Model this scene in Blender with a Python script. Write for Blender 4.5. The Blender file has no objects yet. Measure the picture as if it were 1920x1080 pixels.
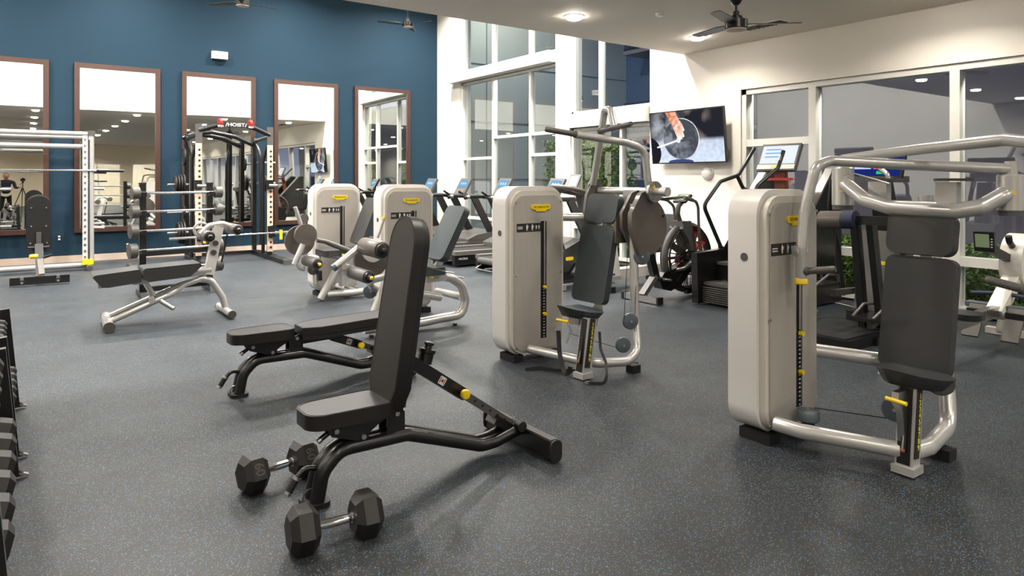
import bpy, bmesh, math, random
from mathutils import Vector, Matrix, Euler
random.seed(7)
SC = bpy.context.scene
COL = SC.collection
# ------------------------------------------------------------------ camera
EYE = 1.5
FPX = 1280.0
HORIZON = 336.0
YAW = math.atan(919 / 1280)
cam_d = bpy.data.cameras.new('camera')
cam_d.sensor_width = 36.0
cam_d.lens = 36.0 * FPX / 1920.0
cam_d.shift_y = -(540.0 - HORIZON) / 1920.0
cam_d.clip_start = 0.05
cam_d.clip_end = 300
cam = bpy.data.objects.new('camera', cam_d)
cam.location = (0, 0, EYE)
cam.rotation_euler = (math.pi / 2, 0, -YAW)
COL.objects.link(cam)
SC.camera = cam
# ------------------------------------------------------------------ world, exposure
SC.view_settings.view_transform = 'Standard'
SC.view_settings.look = 'None'
SC.view_settings.gamma = 1.0
SC.view_settings.use_curve_mapping = False
SC.view_settings.exposure = 0.27
w = bpy.data.worlds.new('dusk')
SC.world = w
w.use_nodes = True
wn = w.node_tree
bg = wn.nodes['Background']
tc = wn.nodes.new('ShaderNodeTexCoord')
sp = wn.nodes.new('ShaderNodeSeparateXYZ')
cr = wn.nodes.new('ShaderNodeValToRGB')
cr.color_ramp.elements[0].position = 0.45
cr.color_ramp.elements[0].color = (0.16, 0.17, 0.30, 1)
cr.color_ramp.elements[1].position = 1.0
cr.color_ramp.elements[1].color = (0.03, 0.06, 0.16, 1)
mp = wn.nodes.new('ShaderNodeMapRange')
mp.inputs['From Min'].default_value = -1
wn.links.new(tc.outputs['Generated'], sp.inputs[0])
wn.links.new(sp.outputs['Z'], mp.inputs['Value'])
wn.links.new(mp.outputs[0], cr.inputs[0])
wn.links.new(cr.outputs[0], bg.inputs['Color'])
bg.inputs['Strength'].default_value = 1.8
SC.cycles.max_bounces = 9
SC.cycles.diffuse_bounces = 4
SC.cycles.glossy_bounces = 5
SC.cycles.transparent_max_bounces = 16
SC.cycles.transmission_bounces = 6
SC.cycles.caustics_reflective = False
SC.cycles.caustics_refractive = False
SC.cycles.sample_clamp_indirect = 6
SC.cycles.use_denoising = True

CEIL = 3.42       # soffit over the near half
HIGH = 5.9        # ceiling of the double-height half
WALLX = 8.29      # window wall
WALLY = 14.7      # blue wall
LEFTX = -3.3
BACKY = -14.5
SOFFIT = 7.0
DL_POWER = 24.0
HIGH_POWER = 170.0
WARM = (1.0, 0.93, 0.82)
COOL = (1.0, 0.96, 0.90)

def lamp(loc, power, size=0.14, color=WARM, spread=150):
    L = bpy.data.lights.new('downlight_beam', 'AREA')
    L.shape = 'DISK'; L.size = size; L.energy = power; L.color = color
    L.spread = math.radians(spread)
    o = bpy.data.objects.new('downlight_beam', L)
    o.location = loc
    COL.objects.link(o)
    return o

# ------------------------------------------------------------------ pixel -> point helpers (set-out only)
_s, _c = math.sin(YAW), math.cos(YAW)
def Q(px, py, X=None, Y=None, Z=None):
    l = (px - 960) / FPX
    rx, ry, rz = _s + l * _c, _c - l * _s, (HORIZON - py) / FPX
    if X is not None: t = X / rx
    elif Y is not None: t = Y / ry
    else: t = (Z - EYE) / rz
    return Vector((rx * t, ry * t, EYE + rz * t))

# ------------------------------------------------------------------ materials
def srgb(r, g, b):
    f = lambda v: (v / 255 / 12.92) if v / 255 <= 0.04045 else ((v / 255 + 0.055) / 1.055) ** 2.4
    return (f(r), f(g), f(b), 1)

def mat(name, col, rough=0.5, metal=0.0, noise=0.0, nscale=20.0, bump=0.0, bscale=200.0, coat=0.0, spec=None, emit=None, estr=0.0, nmap=(1, 1, 1)):
    m = bpy.data.materials.new(name); m.use_nodes = True
    nt = m.node_tree; p = nt.nodes['Principled BSDF']
    p.inputs['Base Color'].default_value = col
    p.inputs['Roughness'].default_value = rough
    p.inputs['Metallic'].default_value = metal
    if coat: p.inputs['Coat Weight'].default_value = coat; p.inputs['Coat Roughness'].default_value = 0.12
    if spec is not None: p.inputs['Specular IOR Level'].default_value = spec
    if emit: p.inputs['Emission Color'].default_value = emit; p.inputs['Emission Strength'].default_value = estr
    t = nt.nodes.new('ShaderNodeTexCoord')
    mpn = nt.nodes.new('ShaderNodeMapping'); mpn.inputs['Scale'].default_value = nmap
    nt.links.new(t.outputs['Object'], mpn.inputs[0])
    n = nt.nodes.new('ShaderNodeTexNoise'); n.inputs['Scale'].default_value = nscale; n.inputs['Detail'].default_value = 3
    nt.links.new(mpn.outputs[0], n.inputs['Vector'])
    k = noise if noise else 0.04
    mx = nt.nodes.new('ShaderNodeMix'); mx.data_type = 'RGBA'
    mx.inputs[6].default_value = tuple(c * (1 - k) for c in col[:3]) + (1,)
    mx.inputs[7].default_value = tuple(min(1, c * (1 + k)) for c in col[:3]) + (1,)
    nt.links.new(n.outputs['Fac'], mx.inputs[0]); nt.links.new(mx.outputs[2], p.inputs['Base Color'])
    if bump:
        b2 = nt.nodes.new('ShaderNodeTexNoise'); b2.inputs['Scale'].default_value = bscale
        nt.links.new(t.outputs['Object'], b2.inputs['Vector'])
        bp = nt.nodes.new('ShaderNodeBump'); bp.inputs['Strength'].default_value = bump; bp.inputs['Distance'].default_value = 0.002
        nt.links.new(b2.outputs['Fac'], bp.inputs['Height']); nt.links.new(bp.outputs[0], p.inputs['Normal'])
    return m

M = {}
M['blue_wall'] = mat('blue wall paint', srgb(32, 54, 69), 0.7, spec=0.14, noise=0.04, nscale=1.5, bump=0.15, bscale=350)
M['white_wall'] = mat('white wall paint', srgb(238, 232, 222), 0.55, noise=0.015, nscale=2, bump=0.1, bscale=350)
M['beige_wall'] = mat('beige wall paint', srgb(222, 208, 186), 0.6, noise=0.03, nscale=2, bump=0.1, bscale=350)
M['grey_wall'] = mat('grey wall paint', srgb(205, 198, 190), 0.6, noise=0.03, nscale=2, bump=0.1, bscale=350)
M['ceiling'] = mat('ceiling paint', srgb(234, 224, 212), 0.7, noise=0.02, nscale=3, bump=0.12, bscale=300)
M['base'] = mat('taupe rubber baseboard', srgb(196, 176, 160), 0.5, noise=0.05, nscale=5)
M['frame_white'] = mat('white window frame paint', srgb(228, 226, 220), 0.4)
M['brown'] = mat('brown wood mirror frame', srgb(62, 36, 27), 0.4, noise=0.15, nscale=30, nmap=(1, 1, 0.1), coat=0.2)
M['silver'] = mat('silver metallic enamel', srgb(198, 196, 193), 0.27, 0.5, noise=0.02, coat=0.5)
M['silver_lt'] = mat('pale silver moulded plastic', srgb(222, 219, 216), 0.3, 0.1, noise=0.02, coat=0.35)
M['bezel'] = mat('warm pale plastic bezel', srgb(205, 199, 188), 0.35, 0.05, noise=0.02, coat=0.2)
M['face'] = mat('greige weight cover panel', srgb(176, 170, 162), 0.3, 0.15, noise=0.07, nscale=5, nmap=(6, 6, 0.7), coat=0.4)
M['pad'] = mat('charcoal vinyl', srgb(54, 55, 56), 0.42, noise=0.06, nscale=8, bump=0.12, bscale=500)
M['pad_teal'] = mat('dark slate vinyl', srgb(52, 60, 64), 0.4, noise=0.06, nscale=8, bump=0.12, bscale=500)
M['blackpad'] = mat('black brown vinyl', srgb(27, 24, 22), 0.40, noise=0.12, nscale=14, bump=0.2, bscale=420)
M['seam'] = mat('brown seam thread', srgb(66, 44, 36), 0.6)
M['black'] = mat('black powder coat', srgb(15, 15, 15), 0.34, 0.0, noise=0.1, nscale=30, coat=0.15)
M['blacksoft'] = mat('black rubber', srgb(16, 16, 17), 0.6, noise=0.15, nscale=30, bump=0.2, bscale=250)
M['hexrub'] = mat('hex dumbbell rubber', srgb(22, 20, 19), 0.5, noise=0.15, nscale=25, bump=0.2, bscale=180)
M['dkgrey'] = mat('dark grey plastic', srgb(80, 78, 76), 0.45, noise=0.05)
M['guard'] = mat('brown grey guard plastic', srgb(86, 79, 74), 0.38, noise=0.05, coat=0.2)
M['bluegrey'] = mat('blue grey pulley plastic', srgb(82, 92, 100), 0.35, coat=0.2)
M['chrome'] = mat('chrome', srgb(225, 225, 228), 0.14, 1.0)
M['steel'] = mat('brushed steel', srgb(190, 188, 186), 0.3, 1.0, noise=0.06, nscale=60)
M['yellow'] = mat('yellow plastic', srgb(240, 205, 20), 0.35, coat=0.3)
M['red'] = mat('red rubber', srgb(190, 40, 40), 0.45)
M['wood'] = mat('pale wood strip', srgb(222, 192, 168), 0.5, noise=0.12, nscale=18, nmap=(1, 1, 0.15))
M['white_pl'] = mat('white plastic', srgb(232, 230, 226), 0.35, coat=0.2)
M['offwhite'] = mat('off white enamel', srgb(214, 210, 202), 0.35, coat=0.2)
M['ink'] = mat('printed dark ink', srgb(30, 26, 20), 0.6)
M['whiteink'] = mat('printed white ink', srgb(225, 225, 225), 0.6)
M['yelink'] = mat('printed yellow ink', srgb(215, 205, 60), 0.6)
M['greyink'] = mat('moulded grey lettering', srgb(70, 65, 60), 0.55)
M['orange'] = mat('orange print', srgb(205, 95, 50), 0.5)
M['navy'] = mat('navy rubber grip', srgb(30, 40, 64), 0.55)
M['belt'] = mat('treadmill belt rubber', srgb(92, 88, 84), 0.6, noise=0.1, nscale=40)
M['lcd'] = mat('grey green lcd', srgb(140, 160, 125), 0.4)
M['concrete'] = mat('outside paving', srgb(120, 118, 114), 0.8, noise=0.15, nscale=2)
M['soil'] = mat('planting soil', srgb(70, 60, 48), 0.9, noise=0.3, nscale=6)
M['ext_wall'] = mat('outside stucco', srgb(120, 114, 124), 0.8, noise=0.06, nscale=2)
M['ext_pale'] = mat('outside pale panel', srgb(176, 184, 180), 0.8, noise=0.04, nscale=2)
M['ext_blue'] = mat('outside dusk blue siding', srgb(70, 82, 120), 0.8, noise=0.06, nscale=2)
M['ext_joint'] = mat('outside panel joint', srgb(90, 96, 98), 0.8)
M['skin'] = mat('skin', srgb(190, 140, 115), 0.5)
M['shirt'] = mat('dark navy shirt', srgb(32, 38, 52), 0.8)
M['trouser'] = mat('black trousers', srgb(22, 22, 26), 0.8)
M['amber'] = mat('amber brown plastic', srgb(120, 70, 40), 0.4)

def emissive(name, col, s):
    m = bpy.data.materials.new(name); m.use_nodes = True
    nt = m.node_tree
    for n in list(nt.nodes):
        if n.type == 'BSDF_PRINCIPLED': nt.nodes.remove(n)
    e = nt.nodes.new('ShaderNodeEmission'); e.inputs[0].default_value = col; e.inputs[1].default_value = s
    nt.links.new(e.outputs[0], nt.nodes['Material Output'].inputs[0])
    return m
M['glow'] = emissive('lit downlight lens', (1.0, 0.93, 0.82, 1), 55.0)
M['glow_hi'] = emissive('lit high bay lens', (1.0, 0.95, 0.88, 1), 12.0)
M['scr_blue'] = emissive('blue console screen', srgb(120, 175, 215), 0.9)
M['scr_white'] = emissive('white console screen', srgb(225, 232, 240), 0.95)
M['scr_dark'] = emissive('navy console screen', srgb(24, 40, 110), 0.9)
M['scr_pink'] = emissive('pink screen tile', srgb(230, 90, 150), 1.0)
M['scr_lilac'] = emissive('lilac screen tile', srgb(190, 195, 250), 1.0)
M['scr_green'] = emissive('green screen button', srgb(40, 190, 120), 1.0)
M['ext_fill'] = emissive('added outside fill lens', (1.0, 0.85, 0.6, 1), 6.0)  # glow for the unseen lights added outside

# mirror
m = bpy.data.materials.new('mirror silvering'); m.use_nodes = True
p = m.node_tree.nodes['Principled BSDF']
p.inputs['Base Color'].default_value = (0.90, 0.92, 0.88, 1); p.inputs['Metallic'].default_value = 1; p.inputs['Roughness'].default_value = 0.0
nn = m.node_tree.nodes.new('ShaderNodeTexNoise'); nn.inputs['Scale'].default_value = 0.9; nn.inputs['Detail'].default_value = 0
tt = m.node_tree.nodes.new('ShaderNodeTexCoord'); m.node_tree.links.new(tt.outputs['Object'], nn.inputs['Vector'])
bb = m.node_tree.nodes.new('ShaderNodeBump'); bb.inputs['Strength'].default_value = 1.0; bb.inputs['Distance'].default_value = 0.0035
m.node_tree.links.new(nn.outputs['Fac'], bb.inputs['Height']); m.node_tree.links.new(bb.outputs[0], p.inputs['Normal'])
M['mirror'] = m
# glass: fresnel mix of clear and mirror (double glazing reflects from both panes)
def glass(name, tint, ior):
    m = bpy.data.materials.new(name); m.use_nodes = True
    nt = m.node_tree
    for n in list(nt.nodes):
        if n.type == 'BSDF_PRINCIPLED': nt.nodes.remove(n)
    t = nt.nodes.new('ShaderNodeBsdfTransparent'); t.inputs[0].default_value = tint
    g = nt.nodes.new('ShaderNodeBsdfGlossy'); g.inputs['Roughness'].default_value = 0.0; g.inputs[0].default_value = (0.92, 0.97, 1.0, 1)
    lw = nt.nodes.new('ShaderNodeLayerWeight'); lw.inputs[0].default_value = 0.5
    pw = nt.nodes.new('ShaderNodeMath'); pw.operation = 'POWER'; pw.inputs[1].default_value = 4.0
    nt.links.new(lw.outputs['Facing'], pw.inputs[0])
    f = nt.nodes.new('ShaderNodeMapRange'); f.inputs['To Min'].default_value = ior; f.inputs['To Max'].default_value = 1.0
    nt.links.new(pw.outputs[0], f.inputs['Value'])
    x = nt.nodes.new('ShaderNodeMixShader')
    nt.links.new(f.outputs[0], x.inputs[0]); nt.links.new(t.outputs[0], x.inputs[1]); nt.links.new(g.outputs[0], x.inputs[2])
    nt.links.new(x.outputs[0], nt.nodes['Material Output'].inputs[0])
    return m
M['glass'] = glass('double glazing', (0.92, 0.95, 0.95, 1), 0.11)
M['glass_in'] = glass('partition glass', (0.95, 0.97, 0.95, 1), 0.05)
# floor: rubber with blue and pale flecks
m = bpy.data.materials.new('flecked rubber floor'); m.use_nodes = True
nt = m.node_tree; p = nt.nodes['Principled BSDF']
tc = nt.nodes.new('ShaderNodeTexCoord')
def noise(scale, det=2):
    n = nt.nodes.new('ShaderNodeTexNoise'); n.inputs['Scale'].default_value = scale; n.inputs['Detail'].default_value = det
    nt.links.new(tc.outputs['Object'], n.inputs['Vector']); return n
def ramp(src, a, b, ca=(0, 0, 0, 1), cb=(1, 1, 1, 1)):
    r = nt.nodes.new('ShaderNodeValToRGB'); r.color_ramp.elements[0].position = a; r.color_ramp.elements[1].position = b
    r.color_ramp.elements[0].color = ca; r.color_ramp.elements[1].color = cb
    nt.links.new(src, r.inputs[0]); return r
def mixc(fac, a, b):
    x = nt.nodes.new('ShaderNodeMix'); x.data_type = 'RGBA'
    nt.links.new(fac, x.inputs[0])
    for s_, i in ((a, 6), (b, 7)):
        if isinstance(s_, tuple): x.inputs[i].default_value = s_
        else: nt.links.new(s_, x.inputs[i])
    return x.outputs[2]
base = ramp(noise(0.5, 3).outputs['Fac'], 0.3, 0.7, srgb(39, 40, 41), srgb(48, 49, 50)).outputs[0]
v = nt.nodes.new('ShaderNodeTexVoronoi'); v.inputs['Scale'].default_value = 190
nt.links.new(tc.outputs['Object'], v.inputs['Vector'])
sepc = nt.nodes.new('ShaderNodeSeparateColor'); nt.links.new(v.outputs['Color'], sepc.inputs[0])
tiny = ramp(v.outputs['Distance'], 0.30, 0.42, (1, 1, 1, 1), (0, 0, 0, 1)).outputs[0]
def pick(ch, thr):
    g = nt.nodes.new('ShaderNodeMath'); g.operation = 'GREATER_THAN'; g.inputs[1].default_value = thr
    nt.links.new(sepc.outputs[ch], g.inputs[0])
    k = nt.nodes.new('ShaderNodeMath'); k.operation = 'MULTIPLY'
    nt.links.new(g.outputs[0], k.inputs[0]); nt.links.new(tiny, k.inputs[1]); return k.outputs[0]
c1 = mixc(pick(0, 0.80), base, srgb(84, 140, 178))
c2 = mixc(pick(1, 0.90), c1, srgb(132, 134, 134))
nt.links.new(c2, p.inputs['Base Color'])
rr = ramp(noise(1.3, 4).outputs['Fac'], 0.35, 0.7, (0.42, 0.42, 0.42, 1), (0.56, 0.56, 0.56, 1))
nt.links.new(rr.outputs[0], p.inputs['Roughness'])
p.inputs['Specular IOR Level'].default_value = 0.32
bn = nt.nodes.new('ShaderNodeBump'); bn.inputs['Strength'].default_value = 0.25; bn.inputs['Distance'].default_value = 0.002
nt.links.new(noise(160, 3).outputs['Fac'], bn.inputs['Height']); nt.links.new(bn.outputs[0], p.inputs['Normal'])
M['floor'] = m
# foliage
def leafmat(name, a, b):
    m = bpy.data.materials.new(name); m.use_nodes = True
    nt = m.node_tree; p = nt.nodes['Principled BSDF']
    o = nt.nodes.new('ShaderNodeTexCoord'); n = nt.nodes.new('ShaderNodeTexNoise'); n.inputs['Scale'].default_value = 9
    nt.links.new(o.outputs['Object'], n.inputs['Vector'])
    r = nt.nodes.new('ShaderNodeValToRGB'); r.color_ramp.elements[0].position = 0.35; r.color_ramp.elements[1].position = 0.65
    r.color_ramp.elements[0].color = a; r.color_ramp.elements[1].color = b
    nt.links.new(n.outputs['Fac'], r.inputs[0]); nt.links.new(r.outputs[0], p.inputs['Base Color'])
    p.inputs['Roughness'].default_value = 0.5
    return m
M['leaf'] = leafmat('hedge leaves', srgb(52, 80, 26), srgb(122, 150, 62))
M['grass'] = leafmat('lawn grass', srgb(60, 90, 25), srgb(120, 150, 55))

# ------------------------------------------------------------------ mesh builder
def rrect(w, h, r, seg=6, cx=0, cy=0):
    r = min(r, w / 2 - 1e-5, h / 2 - 1e-5); pts = []
    for (sx, sy, a0) in ((1, 1, 0), (-1, 1, 90), (-1, -1, 180), (1, -1, 270)):
        for i in range(seg + 1):
            a = math.radians(a0 + 90 * i / seg)
            pts.append((cx + sx * (w / 2 - r) + r * math.cos(a), cy + sy * (h / 2 - r) + r * math.sin(a)))
    return pts
def ellipse(a, b, n=32, cx=0, cy=0):
    return [(cx + a * math.cos(2 * math.pi * i / n), cy + b * math.sin(2 * math.pi * i / n)) for i in range(n)]
def fillet(pts, rad, seg=6):
    pts = [Vector(p) for p in pts]; out = [pts[0]]
    for i in range(1, len(pts) - 1):
        a, b, c = pts[i - 1], pts[i], pts[i + 1]
        u = (a - b); v = (c - b); lu, lv = u.length, v.length
        u.normalize(); v.normalize()
        ang = u.angle(v)
        if ang > math.radians(176): out.append(b); continue
        d = min(rad / math.tan(ang / 2), lu * 0.48, lv * 0.48)
        p0, p2 = b + u * d, b + v * d
        for k in range(seg + 1):
            t = k / seg
            out.append(p0 * (1 - t) ** 2 + b * 2 * t * (1 - t) + p2 * t * t)
    out.append(pts[-1]); return out

class MB:
    def __init__(self, xf=None):
        self.bm = bmesh.new(); self.xf = xf
    def _bev(self, geom_edges, w, seg, ang=30):
        es = [e for e in geom_edges if e.is_valid and len(e.link_faces) == 2 and e.calc_face_angle(0) > math.radians(ang)]
        if es and w > 0:
            bmesh.ops.bevel(self.bm, geom=es, offset=w, segments=seg, profile=0.5, affect='EDGES', clamp_overlap=True)
    def prism(self, poly, o, u, v, depth, bevel=0, seg=2, ang=30, taper=1.0):
        """polygon in plane (u,v) at o, extruded by depth along u x v"""
        o = Vector(o); u = Vector(u).normalized(); v = Vector(v).normalized(); n = u.cross(v)
        vs = [self.bm.verts.new(o + u * a + v * b) for a, b in poly]
        ws = [self.bm.verts.new(o + (u * a + v * b) * taper + n * depth) for a, b in poly]
        fs = [self.bm.faces.new(list(reversed(vs))), self.bm.faces.new(ws)]
        k = len(vs)
        for i in range(k): fs.append(self.bm.faces.new((vs[i], vs[(i + 1) % k], ws[(i + 1) % k], ws[i])))
        if bevel: self._bev(set(e for f in fs for e in f.edges), bevel, seg, ang)
        return self
    def box(self, c, s, rot=None, bevel=0, seg=2):
        c = Vector(c); h = Vector(s) / 2
        R = rot if isinstance(rot, Matrix) else (Euler(rot).to_matrix() if rot else Matrix.Identity(3))
        u, v, n = R @ Vector((1, 0, 0)), R @ Vector((0, 1, 0)), R @ Vector((0, 0, 1))
        return self.prism([(-h.x, -h.y), (h.x, -h.y), (h.x, h.y), (-h.x, h.y)], c - n * h.z, u, v, 2 * h.z, bevel, seg)
    def beam(self, a, b, w, h, up=(0, 0, 1), bevel=0, r=None):
        """rectangular bar from a to b, w across, h along up"""
        a = Vector(a); b = Vector(b); d = (b - a).normalized(); up = Vector(up)
        s = d.cross(up)
        if s.length < 1e-4: s = d.cross(Vector((1, 0, 0)))
        s.normalize(); t = s.cross(d).normalized()
        poly = rrect(w, h, r, 4) if r else [(-w / 2, -h / 2), (w / 2, -h / 2), (w / 2, h / 2), (-w / 2, h / 2)]
        # u x v must equal d
        return self.prism(poly, a, t.cross(d) if (t.cross(d)).cross(t).dot(d) > 0 else -(t.cross(d)), t, (b - a).length, bevel, 2)
    def tube(self, pts, r, seg=12, rad=0.0, fs=6, flat=None, up=None):
        pts = fillet(pts, rad, fs) if rad and len(pts) > 2 else [Vector(p) for p in pts]
        rs = r if isinstance(r, (list, tuple)) else [r] * len(pts)
        if len(rs) != len(pts): rs = [rs[0] + (rs[-1] - rs[0]) * i / (len(pts) - 1) for i in range(len(pts))]
        tan = []
        for i in range(len(pts)):
            a = pts[max(i - 1, 0)]; b = pts[min(i + 1, len(pts) - 1)]
            tan.append((b - a).normalized())
        n = Vector(up) if up else (Vector((0, 0, 1)) if abs(tan[0].z) < 0.9 else Vector((1, 0, 0)))
        n = (n - tan[0] * n.dot(tan[0])).normalized(); rings = []
        for i, p in enumerate(pts):
            if i:
                n = (n - tan[i] * n.dot(tan[i]))
                if n.length < 1e-6: n = tan[i].orthogonal()
                n.normalize()
            bn = tan[i].cross(n)
            fx = flat if flat else 1.0
            rings.append([self.bm.verts.new(p + n * rs[i] * math.cos(2 * math.pi * k / seg) + bn * rs[i] * fx * math.sin(2 * math.pi * k / seg)) for k in range(seg)])
        for i in range(len(rings) - 1):
            for k in range(seg):
                self.bm.faces.new((rings[i][k], rings[i][(k + 1) % seg], rings[i + 1][(k + 1) % seg], rings[i + 1][k]))
        self.bm.faces.new(list(reversed(rings[0]))); self.bm.faces.new(rings[-1])
        return self
    def cyl(self, a, b, r, r2=None, seg=24, bevel=0, bseg=2):
        a = Vector(a); b = Vector(b); d = (b - a).normalized()
        n = d.orthogonal().normalized(); bn = d.cross(n); r2 = r if r2 is None else r2
        A = [self.bm.verts.new(a + (n * math.cos(t) + bn * math.sin(t)) * r) for t in [2 * math.pi * k / seg for k in range(seg)]]
        B = [self.bm.verts.new(b + (n * math.cos(t) + bn * math.sin(t)) * r2) for t in [2 * math.pi * k / seg for k in range(seg)]]
        fs = [self.bm.faces.new(list(reversed(A))), self.bm.faces.new(B)]
        for k in range(seg): fs.append(self.bm.faces.new((A[k], A[(k + 1) % seg], B[(k + 1) % seg], B[k])))
        if bevel: self._bev(set(list(fs[0].edges) + list(fs[1].edges)), bevel, bseg)
        return self
    def lathe(self, prof, o, axis=(0, 0, 1), seg=24):
        """prof: (radius, height) pairs"""
        o = Vector(o); d = Vector(axis).normalized(); n = d.orthogonal().normalized(); bn = d.cross(n); rings = []
        for r, h in prof:
            r = max(r, 1e-4)
            rings.append([self.bm.verts.new(o + d * h + (n * math.cos(2 * math.pi * k / seg) + bn * math.sin(2 * math.pi * k / seg)) * r) for k in range(seg)])
        for i in range(len(rings) - 1):
            for k in range(seg): self.bm.faces.new((rings[i][k], rings[i][(k + 1) % seg], rings[i + 1][(k + 1) % seg], rings[i + 1][k]))
        self.bm.faces.new(list(reversed(rings[0]))); self.bm.faces.new(rings[-1])
        return self
    def ball(self, c, r, sc=(1, 1, 1), seg=16):
        g = bmesh.ops.create_uvsphere(self.bm, u_segments=seg, v_segments=max(6, seg // 2), radius=r)
        for v_ in g['verts']: v_.co = Vector(c) + Vector((v_.co.x * sc[0], v_.co.y * sc[1], v_.co.z * sc[2]))
        return self
    def ring(self, c, axis, R, r, seg=32, s2=8, a0=0, a1=360, ref=None, sc=(1, 1)):
        """torus arc"""
        c = Vector(c); d = Vector(axis).normalized()
        n = Vector(ref).normalized() if ref else d.orthogonal().normalized(); bn = d.cross(n)
        full = abs(a1 - a0) >= 360
        k = seg if full else seg + 1
        pts = [c + (n * math.cos(math.radians(a0 + (a1 - a0) * i / seg)) * sc[0] + bn * math.sin(math.radians(a0 + (a1 - a0) * i / seg)) * sc[1]) * R for i in range(k)]
        if not full: return self.tube(pts, r, s2)
        rings = []
        for i, p_ in enumerate(pts):
            t = (pts[(i + 1) % k] - pts[i - 1]).normalized(); q = t.cross(d)
            rings.append([self.bm.verts.new(p_ + q * r * math.cos(2 * math.pi * j / s2) + d * r * math.sin(2 * math.pi * j / s2)) for j in range(s2)])
        for i in range(k):
            for j in range(s2):
                self.bm.faces.new((rings[i][j], rings[(i + 1) % k][j], rings[(i + 1) % k][(j + 1) % s2], rings[i][(j + 1) % s2]))
        return self
    def build(self, name, m, parent=None, label=None, kind=None, sharp=40, flat=False):
        bm = self.bm
        if self.xf is not None: bmesh.ops.transform(bm, matrix=self.xf, verts=bm.verts)
        if parent is not None:
            r = parent
            while r.parent: r = r.parent
            off = r.location
            if off.length: bmesh.ops.translate(bm, vec=-off, verts=bm.verts)
        bmesh.ops.recalc_face_normals(bm, faces=bm.faces)
        me = bpy.data.meshes.new(name); bm.to_mesh(me); bm.free()
        if not flat:
            me.polygons.foreach_set('use_smooth', [True] * len(me.polygons))
            me.set_sharp_from_angle(angle=math.radians(sharp))
        me.materials.append(M[m] if isinstance(m, str) else m)
        o = bpy.data.objects.new(name, me); COL.objects.link(o)
        if parent is not None: o.parent = parent
        if label: o['label'] = label
        if kind: o['kind'] = kind
        return o

def tag(o, label=None, cat=None, group=None, kind=None):
    if label: o['label'] = label
    if cat: o['category'] = cat
    if group: o['group'] = group
    if kind: o['kind'] = kind
    return o
def thing(name, label, cat, loc=(0, 0, 0), group=None):
    o = bpy.data.objects.new(name, None); o.empty_display_size = 0.1
    o.location = loc; COL.objects.link(o)
    return tag(o, label, cat, group)
KIDS = {}
def copy_tree(o, parent=None):
    c = o.copy(); COL.objects.link(c)
    if parent is not None: c.parent = parent
    for ch in list(o.children): copy_tree(ch, c)
    return c
def put(o, loc, rz=0, rx=0, ry=0):
    o.location = loc; o.rotation_euler = (rx, ry, rz); return o
_font = None
def text(s, size, o, u, v, name, m, parent, depth=0.001, align='CENTER', label=None, bold=0.0, sx=1.0):
    cu = bpy.data.curves.new(name, 'FONT'); cu.body = s; cu.size = size; cu.extrude = depth; cu.align_x = align; cu.align_y = 'CENTER'
    cu.offset = bold; cu.resolution_u = 3
    ob = bpy.data.objects.new(name, cu); COL.objects.link(ob)
    bpy.context.view_layer.update()
    me = bpy.data.meshes.new_from_object(ob.evaluated_get(bpy.context.evaluated_depsgraph_get()))
    COL.objects.unlink(ob); bpy.data.objects.remove(ob)
    u = Vector(u).normalized(); v = Vector(v).normalized(); n = u.cross(v)
    r = parent
    while r.parent: r = r.parent
    o = Vector(o) - r.location
    for vt in me.vertices:
        c = vt.co; vt.co = o + u * c.x * sx + v * c.y + n * c.z
    me.materials.clear(); me.materials.append(M[m])
    ob = bpy.data.objects.new(name, me); COL.objects.link(ob); ob.parent = parent
    if label: ob['label'] = label
    return ob
X, Yv, Z = Vector((1, 0, 0)), Vector((0, 1, 0)), Vector((0, 0, 1))
def struct(mb, name, m, parent=None, **k):
    o = mb.build(name, m, parent, **k)
    if parent is None: o['kind'] = 'structure'
    return o
def sstruct(name):
    o = bpy.data.objects.new(name, None); COL.objects.link(o); o['kind'] = 'structure'; return o
# ================================================================== room shell
struct(MB().box(((LEFTX + WALLX) / 2, (BACKY + WALLY) / 2, -0.05), (WALLX - LEFTX + 0.4, WALLY - BACKY + 0.4, 0.1)), 'floor', 'floor')
struct(MB().box(((LEFTX + WALLX) / 2, WALLY + 0.1, HIGH / 2), (WALLX - LEFTX + 0.4, 0.2, HIGH)), 'wall_north', 'blue_wall')
struct(MB().box(((LEFTX + WALLX) / 2, WALLY - 0.008, 0.06), (WALLX - LEFTX, 0.016, 0.12), bevel=0.003), 'baseboard_north', 'base')
# low ceiling slab with the upstand (fascia) facing the tall half
struct(MB().box(((LEFTX + WALLX) / 2, (BACKY + SOFFIT) / 2, CEIL + 0.15), (WALLX - LEFTX, SOFFIT - BACKY, 0.3)), 'ceiling', 'ceiling')
struct(MB().box(((LEFTX + WALLX) / 2, SOFFIT - 0.1, (CEIL + 0.3 + HIGH) / 2), (WALLX - LEFTX, 0.2, HIGH - CEIL - 0.3)), 'wall_upstand', 'white_wall')
struct(MB().box(((LEFTX + WALLX) / 2, (WALLY + SOFFIT) / 2, HIGH + 0.1), (WALLX - LEFTX + 0.4, WALLY - SOFFIT + 0.4, 0.2)), 'ceiling_high', 'ceiling')
struct(MB().box((LEFTX - 0.1, (BACKY + WALLY) / 2, HIGH / 2), (0.2, WALLY - BACKY, HIGH)), 'wall_west', 'grey_wall')
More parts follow.
